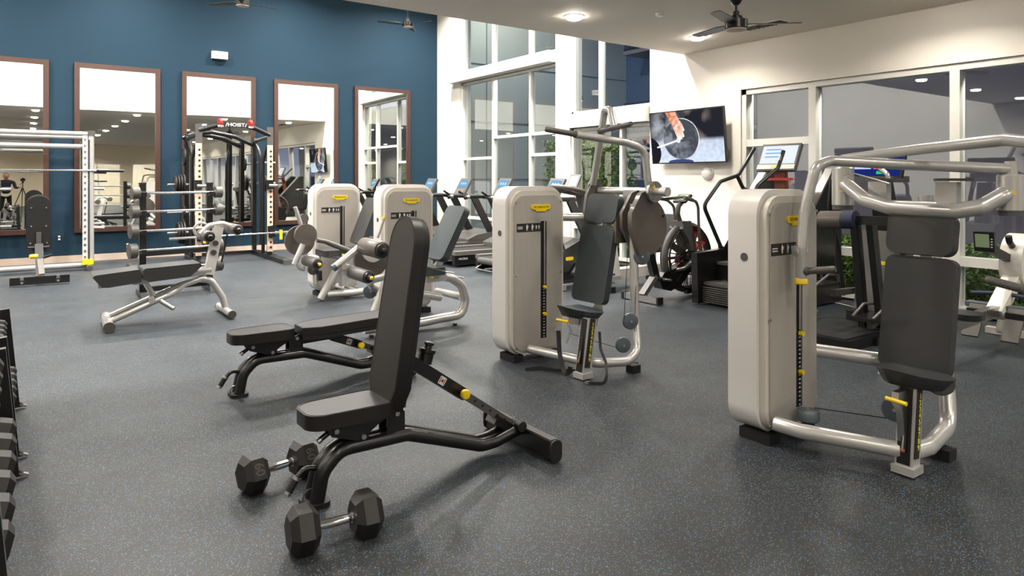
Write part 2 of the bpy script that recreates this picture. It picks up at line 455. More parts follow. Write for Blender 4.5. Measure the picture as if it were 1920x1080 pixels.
# back wall: solid left part and glazed partition
wb = MB()
wb.box(((LEFTX + 1.0) / 2, BACKY - 0.1, CEIL / 2), (1.0 - LEFTX, 0.2, CEIL))
wb.box(((1.0 + WALLX) / 2, BACKY - 0.1, 2.95), (WALLX - 1.0, 0.2, CEIL - 2.48))
wb.box((4.75, BACKY - 0.1, 1.24), (0.5, 0.2, 2.48))
struct(wb, 'wall_south', 'beige_wall')
part = sstruct('window_5')
f = MB()
for x in (1.02, 2.2, 3.4, 4.48, 5.02, 6.2, 7.4, 8.26): f.box((x, BACKY - 0.05, 1.24), (0.05, 0.08, 2.48), bevel=0.004)
for z in (0.03, 2.45): f.box((4.64, BACKY - 0.05, z), (7.25, 0.06, 0.06))
f.build('window_frame', 'frame_white', part)
MB().box((2.75, BACKY - 0.06, 1.24), (3.4, 0.006, 2.4)).build('pane', 'glass_in', part)
MB().box((6.65, BACKY - 0.06, 1.24), (3.2, 0.006, 2.4)).build('pane', 'glass_in', part)
struct(MB().box((4.6, BACKY - 4.0, 1.5), (8.2, 0.1, 3.0)), 'wall_corridor', 'beige_wall')
struct(MB().box((4.6, BACKY - 2.1, -0.05), (8.2, 3.9, 0.1)), 'floor_corridor', 'concrete')

# window wall (east) : solid pieces around the openings
T = 0.30
def wx(mb, y0, y1, z0, z1): mb.box((WALLX + T / 2, (y0 + y1) / 2, (z0 + z1) / 2), (T, y1 - y0, z1 - z0))
AY0, AY1 = 10.12, 13.62       # window A
BY0, BY1 = 7.70, 9.70         # window B
CY0, CY1 = -13.5, 5.98        # long window C
we = MB()
wx(we, AY1, WALLY + 0.2, 0, HIGH); wx(we, BY1, AY0, 0, HIGH)
wx(we, CY1, BY0, 0, HIGH); wx(we, BACKY, CY1, 2.77, CEIL + 0.3)
wx(we, BACKY, CY0, 0, 2.77)
struct(we, 'wall_east', 'white_wall')
struct(MB().box((WALLX - 0.008, (CY1 + BY0) / 2, 0.06), (0.016, BY0 - CY1, 0.12), bevel=0.003), 'baseboard_east', 'base')
GX = WALLX + 0.10
def window(name, y0, y1, z0, z1, vs, hs, fw=0.06, edge=0.05, depth=0.10):
    """vs: y of mullions; hs: list of (z, ya, yb) transoms"""
    r = sstruct(name)
    f = MB()
    f.box((GX, y0 + edge / 2, (z0 + z1) / 2), (depth, edge, z1 - z0), bevel=0.004); f.box((GX, y1 - edge / 2, (z0 + z1) / 2), (depth, edge, z1 - z0), bevel=0.004)
    f.box((GX, (y0 + y1) / 2, z0 + edge / 2), (depth, y1 - y0, edge), bevel=0.004); f.box((GX, (y0 + y1) / 2, z1 - edge / 2), (depth, y1 - y0, edge), bevel=0.004)
    f.build('window_frame', 'frame_white', r)
    for y in vs: MB().box((GX, y, (z0 + z1) / 2), (depth, fw, z1 - z0 - 2 * edge), bevel=0.004).build('mullion', 'frame_white', r)
    for (z, a, b) in hs: MB().box((GX, (a + b) / 2, z), (depth - 0.01, b - a, fw), bevel=0.004).build('transom', 'frame_white', r)
    ys = [y0 + edge] + sorted(vs) + [y1 - edge]
    for i in range(len(ys) - 1):
        a, b = ys[i], ys[i + 1]
        cuts = [z0 + edge] + sorted([z for (z, ta, tb) in hs if ta < (a + b) / 2 < tb]) + [z1 - edge]
        for j in range(len(cuts) - 1):
            MB().box((GX + 0.01, (a + b) / 2, (cuts[j] + cuts[j + 1]) / 2), (0.006, b - a, cuts[j + 1] - cuts[j])).build('pane', 'glass', r)
    return r
window('window_1', AY0, AY1, 0.10, 3.72, [12.34, 11.0], [(1.97, 12.34, AY1), (2.41, 11.0, 12.34), (2.41, AY0, 11.0), (1.99, AY0, 11.0), (0.62, AY0, AY1)])
window('window_2', AY0, AY1, 3.95, HIGH, [12.34, 11.0], [])
window('window_3', BY0, BY1, 0.10, 2.43, [8.42], [(0.62, BY0, BY1)])
window('window_4', BY0, BY1, 2.70, HIGH, [8.94], [])
struct(MB().box((WALLX + 0.02, (AY0 + AY1) / 2 + 0.13, 3.845), (0.42, AY1 - AY0 + 0.30, 0.215), bevel=0.008), 'trim_1', 'frame_white')
struct(MB().box((WALLX + 0.06, (BY0 + BY1) / 2 + 0.02, 2.57), (0.30, BY1 - BY0, 0.25), bevel=0.008), 'trim_2', 'frame_white')
cm = [4.92, 3.255, 1.55, -0.15, -1.85, -3.55, -5.25, -6.95, -8.65, -10.35, -12.05]
window('window_6', CY0, CY1, 0.03, 2.765, cm, [(2.01, 4.92, CY1), (0.60, 3.255, 4.92), (0.60, 1.55, 3.255), (0.60, -0.15, 1.55), (0.60, -1.85, -0.15)], fw=0.10, edge=0.07, depth=0.14)

# ------------------------------------------------------------------ mirrors on the blue wall
MX = [(-1.02, 0.39), (0.77, 2.17), (2.55, 3.95), (4.33, 5.74), (6.13, 7.53), (-2.8, -1.4)]
ML = ['leftmost tall brown-framed mirror behind the silver smith machine', 'second tall brown-framed mirror, behind the rack of fixed barbells',
      'tall brown-framed mirror behind the black power rack', 'fourth tall brown-framed mirror, between the black power rack and the farther leg machine',
      'rightmost tall brown-framed mirror nearest the white window wall corner', 'brown-framed mirror beyond the left edge of the picture']
for (a, b), l in list(zip(MX, ML))[:5]:
    t = thing('wall_mirror', l, 'mirror', ((a + b) / 2, WALLY, 0.53), 'brown-framed mirrors on the blue wall')
    cx, cz, wd, hg = (a + b) / 2, (0.53 + 3.62) / 2, b - a, 3.62 - 0.53
    fr = MB(); q = 0.085
    for s in (-1, 1):
        fr.box((cx + s * (wd / 2 - q / 2), WALLY - 0.03, cz), (q, 0.06, hg), bevel=0.006)
        fr.box((cx, WALLY - 0.03, cz + s * (hg / 2 - q / 2)), (wd - 2 * q, 0.06, q), bevel=0.006)
    fr.build('mirror_frame', 'brown', t)
    MB().box((cx, WALLY - 0.02, cz), (wd - 2 * q + 0.01, 0.02, hg - 2 * q + 0.01)).build('mirror_glass', 'mirror', t)

# ------------------------------------------------------------------ small wall things
t = thing('emergency_light', 'small white emergency light box high on the blue wall', 'wall light', (3.2, WALLY, 3.9))
p0, p1 = Q(394, 96, Y=WALLY), Q(427, 113, Y=WALLY)
cx, cz = (p0.x + p1.x) / 2, (p0.z + p1.z) / 2
MB().box((cx, WALLY - 0.05, cz), (p1.x - p0.x - 0.04, 0.1, p0.z - p1.z), bevel=0.015).build('housing', 'white_pl', t)
MB().box((cx, WALLY - 0.104, cz + 0.02), (p1.x - p0.x - 0.1, 0.012, 0.05), bevel=0.004).build('lens', 'offwhite', t)
for (px, py, l) in ((111, 446, 'white cover power outlet on blue wall between first and second mirrors'), (239, 460, 'small outlet on the blue wall left of the barbell rack')):
    c = Q(px, py, Y=WALLY)
    t = thing('power_outlet', l, 'outlet', c)
    MB().box((c.x, WALLY - 0.004, c.z), (0.075, 0.008, 0.12), bevel=0.002).build('cover_plate', 'blue_wall', t)
    for dz in (-0.025, 0.025): MB().box((c.x, WALLY - 0.009, c.z + dz), (0.034, 0.004, 0.03), bevel=0.002).build('socket', 'white_pl', t)

# ------------------------------------------------------------------ recessed downlights
def downlight(x, y, z=CEIL, r=0.10, power=DL_POWER, label='', group='', high=False):
    t = thing('ceiling_light', label, 'ceiling light', (x, y, z), group)
    MB().lathe([(r + 0.02, 0.0), (r + 0.02, -0.008), (r, -0.012), (r - 0.004, -0.004), (r - 0.004, 0.0)], (x, y, z)).build('trim_ring', 'white_pl', t)
    MB().lathe([(r - 0.006, -0.002), (r - 0.008, -0.030), (r * 0.7, -0.044), (0.001, -0.05)], (x, y, z)).build('lens', 'glow_hi' if high else 'glow', t)
    lamp((x, y, z - 0.055), power, 2 * r, COOL if high else WARM)
names = {(5.28, 6.1): 'round lit recessed ceiling light nearest the soffit edge, above the middle tower machine',
         (7.4, 6.02): 'round lit recessed ceiling light nearest the white wall above the television'}
for y in (6.05, 3.2, 0.3, -2.7, -5.8, -9.0, -12.3):
    for x in (-2.2, 0.3, 2.8, 5.28, 7.4):
        yy = 6.1 if (y == 6.05 and x == 5.28) else (6.02 if (y == 6.05 and x == 7.4) else y)
        if y < -6 and x in (0.3, 5.28): continue
        lb = names.get((x, yy), 'round recessed light in the low ceiling seen only in mirrors')
        g = 'low ceiling lights out of direct view' if (x, yy) not in names else None
        downlight(x, yy, label=lb, group=g, power=DL_POWER * (2.5 if y < -2 else (0.55 if (y == 0.3 and x < 7) else 1.0)))
for y in (8.0, 10.6, 13.2):
    for x in (-1.5, 1.5, 4.5, 7.2):
        downlight(x, y, HIGH, 0.16, HIGH_POWER, 'round light in the high ceiling above the blue wall', 'high ceiling lights out of view', True)
# smoke detector, vent
c = Q(1237, 25, Z=CEIL)
t = thing('smoke_detector', 'small white round smoke detector on the low ceiling', 'smoke detector', c)
MB().lathe([(0.001, -0.035), (0.03, -0.034), (0.045, -0.024), (0.05, -0.01), (0.05, 0)], c).build('housing', 'white_pl', t)
c = Q(1432, 46, Z=CEIL)
t = thing('ceiling_vent', 'rectangular white slotted air vent behind the ceiling fan', 'air vent', c)
MB().box((c.x, c.y, CEIL - 0.006), (0.24, 0.62, 0.012), bevel=0.002).build('vent_frame', 'white_pl', t)
MB().box((c.x, c.y, CEIL - 0.0125), (0.18, 0.56, 0.002)).build('backing', 'ink', t)
for i in range(9): MB().box((c.x, c.y - 0.24 + i * 0.06, CEIL - 0.016), (0.18, 0.012, 0.008), rot=(0.5, 0, 0)).build('slat', 'dkgrey', t)

# ------------------------------------------------------------------ ceiling fans
def fan(x, y, ztop, zhub, label, a0=0.3, r=0.112, blade=0.62):
    t = thing('ceiling_fan', label, 'ceiling fan', (x, y, ztop), None)
    MB().lathe([(0.085, 0), (0.085, -0.05), (0.06, -0.12), (0.03, -0.16), (0.02, -0.165)], (x, y, ztop)).build('canopy', 'black', t)
    MB().cyl((x, y, ztop - 0.14), (x, y, zhub + 0.08), 0.013).build('downrod', 'black', t)
    MB().lathe([(0.03, 0.13), (0.032, 0.09), (0.06, 0.08), (0.062, 0.05), (r, 0.04), (r, -0.045), (r - 0.006, -0.05)], (x, y, zhub)).build('motor_housing', 'black', t)
    MB().lathe([(r - 0.01, 0.0), (r - 0.014, -0.014), (0.05, -0.022), (0.001, -0.024)], (x, y, zhub - 0.048)).build('light_cover', 'base', t, label='pale frosted light cover')
    for k in range(3):
        a = a0 + k * 2 * math.pi / 3
        d = Vector((math.cos(a), math.sin(a), 0)); s = Vector((-math.sin(a), math.cos(a), 0.16)).normalized()
        MB().prism([(r - 0.02, -0.03), (r + 0.12, -0.062), (blade, -0.05), (blade + 0.02, 0), (blade, 0.05), (r + 0.12, 0.062), (r - 0.02, 0.03)], (x, y, zhub - 0.005), d, s, 0.007, 0.002).build('blade', 'black', t)
fan(5.86, 4.28, CEIL, 3.065, 'black ceiling fan under the low ceiling beside the air vent', a0=-0.72)
fan(2.99, 11.88, HIGH, 4.45, 'black ceiling fan hub hanging high in front of the blue wall, top centre-left', a0=0.2)
fan(6.52, 12.8, HIGH, 4.72, 'black ceiling fan on a long rod near the white window wall corner', a0=0.9)
fan(1.2, -1.2, CEIL, 3.0, 'black ceiling fan reflected in the second mirror', a0=0.5)
fan(2.4, -6.2, CEIL, 3.0, 'black ceiling fan further back, reflected in the second mirror', a0=1.1)

# ------------------------------------------------------------------ outside
struct(MB().box((WALLX + 0.3 + 15, 2, -0.1), (30, 44, 0.1)), 'ground_outside', 'concrete')
struct(MB().box((10.6, 3.0, -0.03), (4.0, 12, 0.04)), 'planting_bed', 'soil')
def leaves(name, label, lo, hi, n, size, m='leaf', blob=None, parent=None):
    vs, fs = [], []
    for i in range(n):
        while True:
            c = [random.uniform(lo[k], hi[k]) for k in range(3)]
            # favour the outer shell
            dx = min(c[0] - lo[0], hi[0] - c[0]); dz = hi[2] - c[2]
            if min(dx, dz) < 0.16 or random.random() < 0.12: break
        if blob: c[2] += blob * math.sin(c[1] * 7 + c[0] * 3)
        R = Euler((random.uniform(-1.2, 1.2), random.uniform(-1.2, 1.2), random.uniform(0, 6.28))).to_matrix()
        s = size * random.uniform(0.6, 1.3); b = len(vs)
        for (a, d, h) in ((-1, 0, 0), (0, -0.5, 0.15), (1, 0, 0), (0, 0.5, 0.15)):
            vs.append(Vector(c) + R @ Vector((a * s, d * s, h * s)))
        fs.append((b, b + 1, b + 2, b + 3))
    me = bpy.data.meshes.new(name); me.from_pydata(vs, [], fs); me.materials.append(M[m])
    o = bpy.data.objects.new(name, me); COL.objects.link(o)
    if parent is not None: o.parent = parent; o['kind'] = 'stuff'
    return o
def hedge(label, lo, hi, n, size, nm='hedge'):
    t = thing(nm, label, 'hedge', (0, 0, 0))
    leaves('foliage', None, lo, hi, n, size, parent=t, blob=0.02)
    tr = MB()
    k = int((hi[1] - lo[1]) / 0.4) + 1
    for i in range(k):
        y = lo[1] + 0.2 + i * 0.4
        if y < hi[1]: tr.tube([((lo[0] + hi[0]) / 2, y, -0.05), ((lo[0] + hi[0]) / 2 + 0.05, y + 0.05, hi[2] - 0.2)], 0.012, 6)
    tr.build('stem', 'soil', t)
hedge('low clipped green hedge outside the long dark window', (8.75, 0.2, 0.0), (9.55, 5.9, 0.70), 20000, 0.035)
hedge('tall narrow ivy column outside the lower window behind the middle machine', (8.78, 9.05, 0.0), (9.10, 9.50, 2.15), 4500, 0.035)
hedge('low shrub outside the lower window left of the air bike', (8.85, 7.4, 0.0), (9.5, 9.0, 0.62), 5000, 0.04, 'shrub')
hedge('bright green shrub outside between the treadmill uprights', (8.9, 11.2, 0.0), (9.5, 13.2, 0.85), 5000, 0.045, 'shrub')
hedge('tall green hedge outside the right panes of the tall window', (9.6, 10.0, 0.0), (10.4, 12.2, 2.35), 14000, 0.035)
g = leaves('lawn', None, (10.6, -4, -0.02), (13.0, 9.5, 0.05), 14000, 0.05, 'grass'); tag(g, 'strip of lawn grass outside beyond the low hedge', 'lawn', kind='stuff')
# neighbouring building
nb = thing('apartment_building', 'dim apartment building with balconies outside the tall windows', 'building', (17, 12, 0))
MB().box((19.0, 13.5, 5.0), (4.0, 13.0, 10.2)).build('wall', 'ext_blue', nb)
for zz in (2.9, 5.6, 8.3):
    for yy in (9.0, 12.0, 15.0):
        MB().box((16.5, yy, zz), (1.1, 2.0, 0.12)).build('balcony_slab', 'ext_wall', nb)
        r_ = MB()
        for i in range(11): r_.box((16.0, yy - 0.95 + i * 0.19, zz + 0.55), (0.02, 0.02, 1.0))
        r_.box((16.0, yy, zz + 1.05), (0.04, 2.0, 0.04)); r_.box((16.0, yy, zz + 0.12), (0.04, 2.0, 0.03))
        r_.build('railing', 'black', nb)
        w_ = MB().box((16.98, yy, zz + 1.1), (0.06, 1.5, 2.0)).build('window', 'ink', nb)
pw = thing('courtyard_wall', 'pale panelled courtyard wall seen through the tall window', 'wall', (15, 17, 0))
MB().box((13.0, 17.0, 4.0), (8.0, 0.2, 8.4)).build('wall_face', 'ext_pale', pw)
for i in range(5): MB().box((9.6 + i * 1.6, 16.89, 4.0), (0.02, 0.02, 8.2)).build('panel_joint', 'ext_joint', pw)
for z in (1.5, 3.2, 4.9, 6.6): MB().box((13.0, 16.89, z), (8.0, 0.02, 0.02)).build('panel_joint', 'ext_joint', pw)
pw = thing('garden_wall', 'grey lilac rendered garden wall outside the long window', 'wall', (13, 1, 0))
MB().box((13.2, -0.5, 2.3), (0.25, 19.0, 4.6), bevel=0.02).build('wall_face', 'ext_wall', pw)
MB().box((13.2, -0.5, 4.64), (0.35, 19.1, 0.08), bevel=0.01).build('coping', 'ext_pale', pw)
# unseen lights added outside to brighten the planting and courtyard wall
for (x, y, z, e) in ((8.72, 0.9, 2.95, 30), (8.72, 2.6, 2.95, 30), (8.72, 4.3, 2.95, 30), (8.72, 5.8, 2.95, 30), (8.72, 8.7, 2.60, 4), (8.72, 9.9, 3.0, 12), (8.80, 11.9, 3.84, 35), (8.72, 13.9, 3.6, 40), (11.0, 14.9, 8.2, 300)):
    t = thing('outdoor_fill_light', 'added outdoor light out of view, brightening the planting and courtyard wall', 'fill lamp', (x, y, z), 'added outdoor fill lights')
    MB().box((x - 0.06, y, z + 0.05), (0.14, 0.12, 0.08), bevel=0.01).build('housing', 'black', t)
    MB().cyl((x, y, z + 0.012), (x, y, z), 0.04).build('lens', 'ext_fill', t)
    lamp((x, y, z - 0.01), e, 0.08, (1, 0.92, 0.78), 180)
lamp_c = thing('corridor_fill_light', 'added light brightening the corridor behind the glass partition', 'ceiling light', (4.6, BACKY - 2, 3.0))  # light added so the corridor behind the partition looks bright
MB().box((4.6, BACKY - 2, 2.98), (3.0, 0.3, 0.03), bevel=0.01).build('housing', 'white_pl', lamp_c)
MB().box((4.6, BACKY - 2, 2.962), (2.9, 0.24, 0.006)).build('lens', 'glow', lamp_c)
for x in (2.6, 4.6, 6.6): lamp((x, BACKY - 2, 2.94), 90, 0.4, WARM, 170)
# ================================================================== selectorised machines
def tower(t, ox, oy, W=0.60, H=1.44, D=0.24, dot=True, slot_top=1.15, top_sign=1.135):
    """weight tower; front face looks to -Y, front left corner at (ox, oy)"""
    cx = ox + W / 2; zc = (0.05 + H) / 2
    MB().prism(rrect(W, H - 0.05, 0.15, 8), (cx, oy + D, zc), X, Z, D - 0.05, 0.035, 4).build('shell', 'silver_lt', t)
    MB().prism(rrect(W - 0.05, H - 0.10, 0.13, 8), (cx, oy + 0.06, zc - 0.01), X, Z, 0.055, 0.014, 3).build('bezel', 'bezel', t)
    # face panel in two halves with a slot notched out between
    fw, fz0, fz1 = W - 0.10, 0.09, H - 0.075
    out = rrect(fw, fz1 - fz0, 0.10, 8, 0, (fz0 + fz1) / 2)
    sx0, sx1 = 0.02, 0.085     # slot, relative to the middle
    sz0, sz1 = 0.17, slot_top; mid = (sx0 + sx1) / 2
    top = (mid, fz1); bot = (mid, fz0)
    Rt = [p for p in out if p[0] > mid]; Lf = [p for p in out if p[0] <= mid]
    Rt.sort(key=lambda p: math.atan2(p[1] - 0.7, p[0] - mid)); 
    Lf.sort(key=lambda p: math.atan2(p[1] - 0.7, p[0] - mid) % (2 * math.pi))
    Rp = [(mid, fz0)] + Rt + [(mid, fz1), (mid, sz1), (sx1, sz1), (sx1, sz0), (mid, sz0)]
    Lp = [(mid, fz1)] + Lf + [(mid, fz0), (mid, sz0), (sx0, sz0), (sx0, sz1), (mid, sz1)]
    mb = MB()
    mb.prism(Rp, (cx, oy + 0.01, 0), X, Z, 0.018); mb.prism(Lp, (cx, oy + 0.01, 0), X, Z, 0.018)
    mb.build('face_panel', 'face', t, sharp=30)
    xm = cx + mid
    MB().box((xm, oy + 0.006, (sz0 + sz1) / 2), (sx1 - sx0, 0.004, sz1 - sz0)).build('slot_back', 'ink', t)
    MB().cyl((xm + 0.012, oy - 0.002, 0.62), (xm + 0.012, oy - 0.002, sz1), 0.009).build('guide_rod', 'steel', t)
    st = MB()
    for i in range(17): st.box((xm - 0.004, oy - 0.003, 0.185 + i * 0.0245), (0.05, 0.012, 0.020))
    st.build('weight_stack', 'black', t, kind='stuff')
    st = MB()
    for i in range(17): st.box((xm + 0.002, oy - 0.0095, 0.185 + i * 0.0245), (0.012, 0.001, 0.007))
    st.build('weight_mark', 'whiteink', t, kind='stuff')
    for z in (0.60, 0.375):
        MB().cyl((xm + 0.002, oy - 0.008, z), (xm + 0.002, oy - 0.034, z), 0.014, bevel=0.004).build('selector_knob', 'yellow', t)
    # instruction strip
    sg = MB().box((cx - 0.105, oy - 0.0095, top_sign - 0.033), (0.245, 0.003, 0.068)).build('instruction_strip', 'ink', t)
    for i, (dx, h) in enumerate(((-0.02, 0.052), (0.035, 0.052), (0.075, 0.036), (0.103, 0.036))):
        f = MB(); x0 = cx - 0.105 + dx; z0 = top_sign - 0.033; k = h / 0.052
        f.box((x0, oy - 0.0115, z0 + 0.021 * k), (0.007 * k, 0.001, 0.008 * k)); f.box((x0, oy - 0.0115, z0 + 0.004 * k), (0.014 * k, 0.001, 0.024 * k))
        f.box((x0 - 0.004 * k, oy - 0.0115, z0 - 0.016 * k), (0.004 * k, 0.001, 0.018 * k)); f.box((x0 + 0.004 * k, oy - 0.0115, z0 - 0.016 * k), (0.004 * k, 0.001, 0.018 * k))
        f.box((x0 + 0.011 * k, oy - 0.0115, z0 + 0.006 * k), (0.004 * k, 0.001, 0.016 * k), rot=(0, 0.4, 0))
        f.build('muscle_figure', 'whiteink', sg)
    for dz in (0.006, -0.008): MB().box((cx - 0.195, oy - 0.0115, top_sign - 0.033 + dz), (0.05, 0.001, 0.006)).build('small_print', 'whiteink', sg)
    # maker's badge
    bz, bx = 1.268, cx + 0.02
    b = MB(); b.prism(rrect(0.20, 0.042, 0.020, 6), (bx, oy - 0.008, bz), X, Z, 0.008, 0.002)
    b.prism([(-0.065, -0.018), (0.065, -0.018), (0.050, -0.036), (-0.050, -0.036)], (bx, oy - 0.0085, bz), X, Z, 0.007, 0.001)
    bd = b.build('badge', 'yellow', t)
    text('TECHNOGYM', 0.026, (bx, oy - 0.0165, bz - 0.001), X, Z, 'badge_lettering', 'ink', bd, 0.0006)
    for (dx, z) in ((-0.235, 1.31), (0.235, 1.31), (-0.235, 0.115), (0.235, 0.115), (-0.235, 0.71), (0.235, 0.71)):
        MB().cyl((cx + dx, oy - 0.006, z), (cx + dx, oy - 0.012, z), 0.007, seg=12).build('screw', 'steel', t)
    if dot: MB().cyl((ox + 0.002, oy + 0.13, 1.055), (ox - 0.003, oy + 0.13, 1.055), 0.024).build('side_cap', 'dkgrey', t)
    for (x, wd) in ((ox + 0.10, 0.10), (ox + W - 0.10, 0.10)):
        MB().box((x, oy + 0.10, 0.028), (wd, 0.20, 0.056), bevel=0.012).build('foot', 'blacksoft', t)

def pad(t, name, c, w, h, th, n, up, m='pad', r=0.06, bev=0.022):
    """upholstered slab: centre c, width w, height h, thickness th, front normal n, up direction"""
    n = Vector(n).normalized(); up = Vector(up); up = (up - n * up.dot(n)).normalized(); u = up.cross(n)
    return MB().prism(rrect(w, h, r, 6), Vector(c) - n * th / 2, u, up, th, bev, 4, ang=40).build(name, m, t, sharp=60)

def seat_post(t, px, py, ztop, lean=0.04, numbers=True):
    """upright post with a black slotted face; base at (px,py)"""
    a, b = Vector((px, py, 0.03)), Vector((px + lean, py, ztop))
    MB().beam(a, b, 0.085, 0.085, up=(1, 0, 0), bevel=0.008).build('seat_post', 'silver', t)
    d = (b - a).normalized()
    fc = (a + b) / 2
    q = (b - a).length
    MB().beam(a + Vector((-0.0435, 0, 0.03)), b + Vector((-0.0435, 0, 0)), 0.062, 0.004, up=(1, 0, 0)).build('slot_plate', 'black', t)
    MB().beam(a + Vector((-0.046, 0, 0.09)), b + Vector((-0.046, 0, -0.02)), 0.026, 0.003, up=(1, 0, 0)).build('slot', 'ink', t)
    MB().tube([a + Vector((-0.05, 0, 0.10)), b + Vector((-0.05, 0, -0.12))], 0.005, 8).build('gas_strut', 'steel', t)
    MB().ball(a + Vector((-0.05, 0, 0.10)), 0.012).build('strut_joint', 'amber', t)
    s = MB().beam(a + Vector((0, -0.0445, 0.06)), b + Vector((0, -0.0445, 0)), 0.004, 0.05, up=(1, 0, 0)).build('number_strip', 'ink', t)
    if numbers:
        for i in range(9):
            p_ = b + (a - b) * (0.10 + 0.078 * i) + Vector((0.004, -0.048, 0))
            text(str(i + 1), 0.038, p_, X, Z, 'height_number', 'yelink', s, 0.0006, sx=1.0, bold=0.0008)
    MB().box((px, py, 0.03), (0.11, 0.11, 0.04), bevel=0.012, seg=3).build('foot', 'silver', t)
    MB().cyl((px, py, 0.0), (px, py, 0.014), 0.05, seg=20).build('rubber_foot', 'black', t)

def saddle(t, c, w=0.34, l=0.34, m='pad'):
    """saddle like seat, nose to -X"""
    c = Vector(c)
    out = [(-l * .66, -.03), (-l * .62, -.05), (-l * .35, -w * .25), (-l * .05, -w * .42), (l * .20, -w * .5), (l * .36, -w * .5), (l * .48, -w * .36),
           (l * .48, w * .36), (l * .36, w * .5), (l * .20, w * .5), (-l * .05, w * .42), (-l * .35, w * .25), (-l * .62, .05), (-l * .66, .03)]
    mb = MB().prism(out, c - Vector((0, 0, 0.035)), X, Yv, 0.07, 0.030, 5, ang=35)
    for v_ in mb.bm.verts:
        r_ = v_.co - c
        if r_.z < 0.0:
            k_ = 1 + r_.z * 7.0
            r_.x *= k_; r_.y *= k_
        r_.z += -0.55 * r_.y * r_.y + 0.10 * max(0, -r_.x) * max(0, -r_.x) / 0.1
        v_.co = c + r_
    return mb.build('seat', m, t, sharp=70)

def grip(t, a, b, r=0.019, m='dkgrey', name='hand_grip'):
    a = Vector(a); b = Vector(b); d = (b - a); L = d.length; d.normalize()
    prof = [(r * 1.25, 0), (r * 1.3, 0.008), (r * 1.3, 0.02), (r * 0.95, 0.026)]
    n = int(L / 0.016)
    for i in range(n):
        z = 0.03 + (L - 0.045) * i / n
        prof += [(r, z), (r * 1.07, z + 0.005), (r * 0.98, z + 0.011)]
    prof += [(r, L - 0.01), (r * 0.8, L)]
    return MB().lathe(prof, a, d, 16).build(name, m, t)

def pulley(t, c, n, r=0.065, th=0.035, m='bluegrey', name='pulley_cover'):
    c = Vector(c); n = Vector(n).normalized()
    o = MB().lathe([(r * 0.9, -th / 2), (r, -th / 2 + 0.006), (r, th / 2 - 0.008), (r * 0.93, th / 2 - 0.002), (r * 0.4, th / 2 + 0.004), (0.001, th / 2 + 0.005)], c, n, 28).build(name, m, t)
    MB().cyl(c + n * (th / 2 + 0.002), c + n * (th / 2 + 0.010), 0.010, seg=10).build('axle_bolt', 'steel', o)
    return o

# ------------------------------------------------------------------ chest press, right foreground
OX, OY = 3.36, 2.27
t = thing('chest_press_machine', 'large silver press machine in the right foreground with two overhead arms crossing', 'gym machine', (3.66, 2.0, 0))
tower(t, OX, OY, W=0.56)
MB().tube([(3.42, 2.24, 0.135), (3.44, 2.1, 0.13), (3.65, 1.68, 0.115)], 0.041, 16).build('floor_tube', 'silver', t)
MB().tube([(3.64, 1.66, 0.10), (3.85, 1.63, 0.10), (4.17, 1.66, 0.13), (4.24, 1.70, 0.35), (4.26, 1.76, 0.9), (4.30, 1.84, 1.40)], 0.043, 16, rad=0.14).build('back_frame', 'silver', t)
MB().tube([(3.88, 2.42, 0.46), (4.25, 1.78, 0.42)], 0.042, 16).build('brace_tube', 'silver', t)
MB().box((4.02, 1.66, 0.03), (0.09, 0.16, 0.06), bevel=0.01).build('foot', 'blacksoft', t)
seat_post(t, 3.66, 1.65, 0.44)
saddle(t, (3.73, 1.675, 0.475), 0.38, 0.27)
MB().prism([(-0.02, 0.0), (0.06, 0), (0.10, -0.30), (0.05, -0.33), (0.02, -0.10), (-0.03, -0.05)], (3.585, 1.68, 0.43), X, Z, 0.035, 0.006).build('seat_bracket', 'steel', t)
MB().tube([(3.545, 1.70, 0.395), (3.545, 1.60, 0.39)], 0.011, 10).build('adjust_lever', 'yellow', t)
bn = Vector((-1, 0, 0.16))
bu = Vector((0.17, 0, 1))
bc = Vector((4.07, 1.775, 0.745))
pad(t, 'back_pad', bc, 0.37, 0.64, 0.065, bn, bu, 'pad', 0.05)
pad(t, 'head_pad', bc + Vector((0.055, 0.005, 0.445)), 0.35, 0.235, 0.075, bn, bu, 'pad', 0.055)
MB().beam(bc + Vector((0.06, 0, -0.2)), bc + Vector((0.12, 0, 0.45)), 0.06, 0.03, up=(1, 0, 0), bevel=0.005).build('pad_bracket', 'silver', t)
MB().beam(bc + Vector((0.06, 0, 0.0)), (4.26, 1.79, 0.78), 0.05, 0.05).build('pad_bracket', 'silver', t)
# pivot columns and the yoke between
PL, PR = Vector((4.30, 2.33, 0)), Vector((4.30, 1.41, 0))
yk = [PL + Z * 1.47, PL + Vector((-0.07, -0.08, 1.45)), Vector((4.16, 2.12, 1.375)), Vector((4.12, 1.95, 1.335)), Vector((4.12, 1.62, 1.325)), Vector((4.16, 1.50, 1.35)), PR + Vector((-0.07, 0.02, 1.41)), PR + Z * 1.44]
MB().tube(yk, 0.044, 18, rad=0.05).build('yoke_tube', 'silver', t)
for P_, z0, z1, r in ((PL, 1.335, 1.57, 0.066), (PR, 1.335, 1.52, 0.066)):
    c_ = MB().lathe([(r - 0.012, z0 - 0.012), (r, z0), (r, z1), (r - 0.01, z1 + 0.006), (0.03, z1 + 0.008), (0.03, z1 + 0.075), (0.001, z1 + 0.078)], P_, Z, 28).build('pivot_column', 'silver', t)
    MB().cyl(P_ + Z * (z0 - 0.03), P_ + Z * (z0 - 0.008), r - 0.004, bevel=0.004).build('column_cap', 'dkgrey', t)
    n_ = Vector((-0.9, -0.43, 0)).normalized(); u_ = Vector((0.43, -0.9, 0)).normalized()
    MB().prism([(-0.016, 0), (0.016, 0), (0, 0.026)], P_ + n_ * (r + 0.0005) + Z * (z0 + 0.085), u_, Z, -0.0015).build('warning_sticker', 'yellow', t)
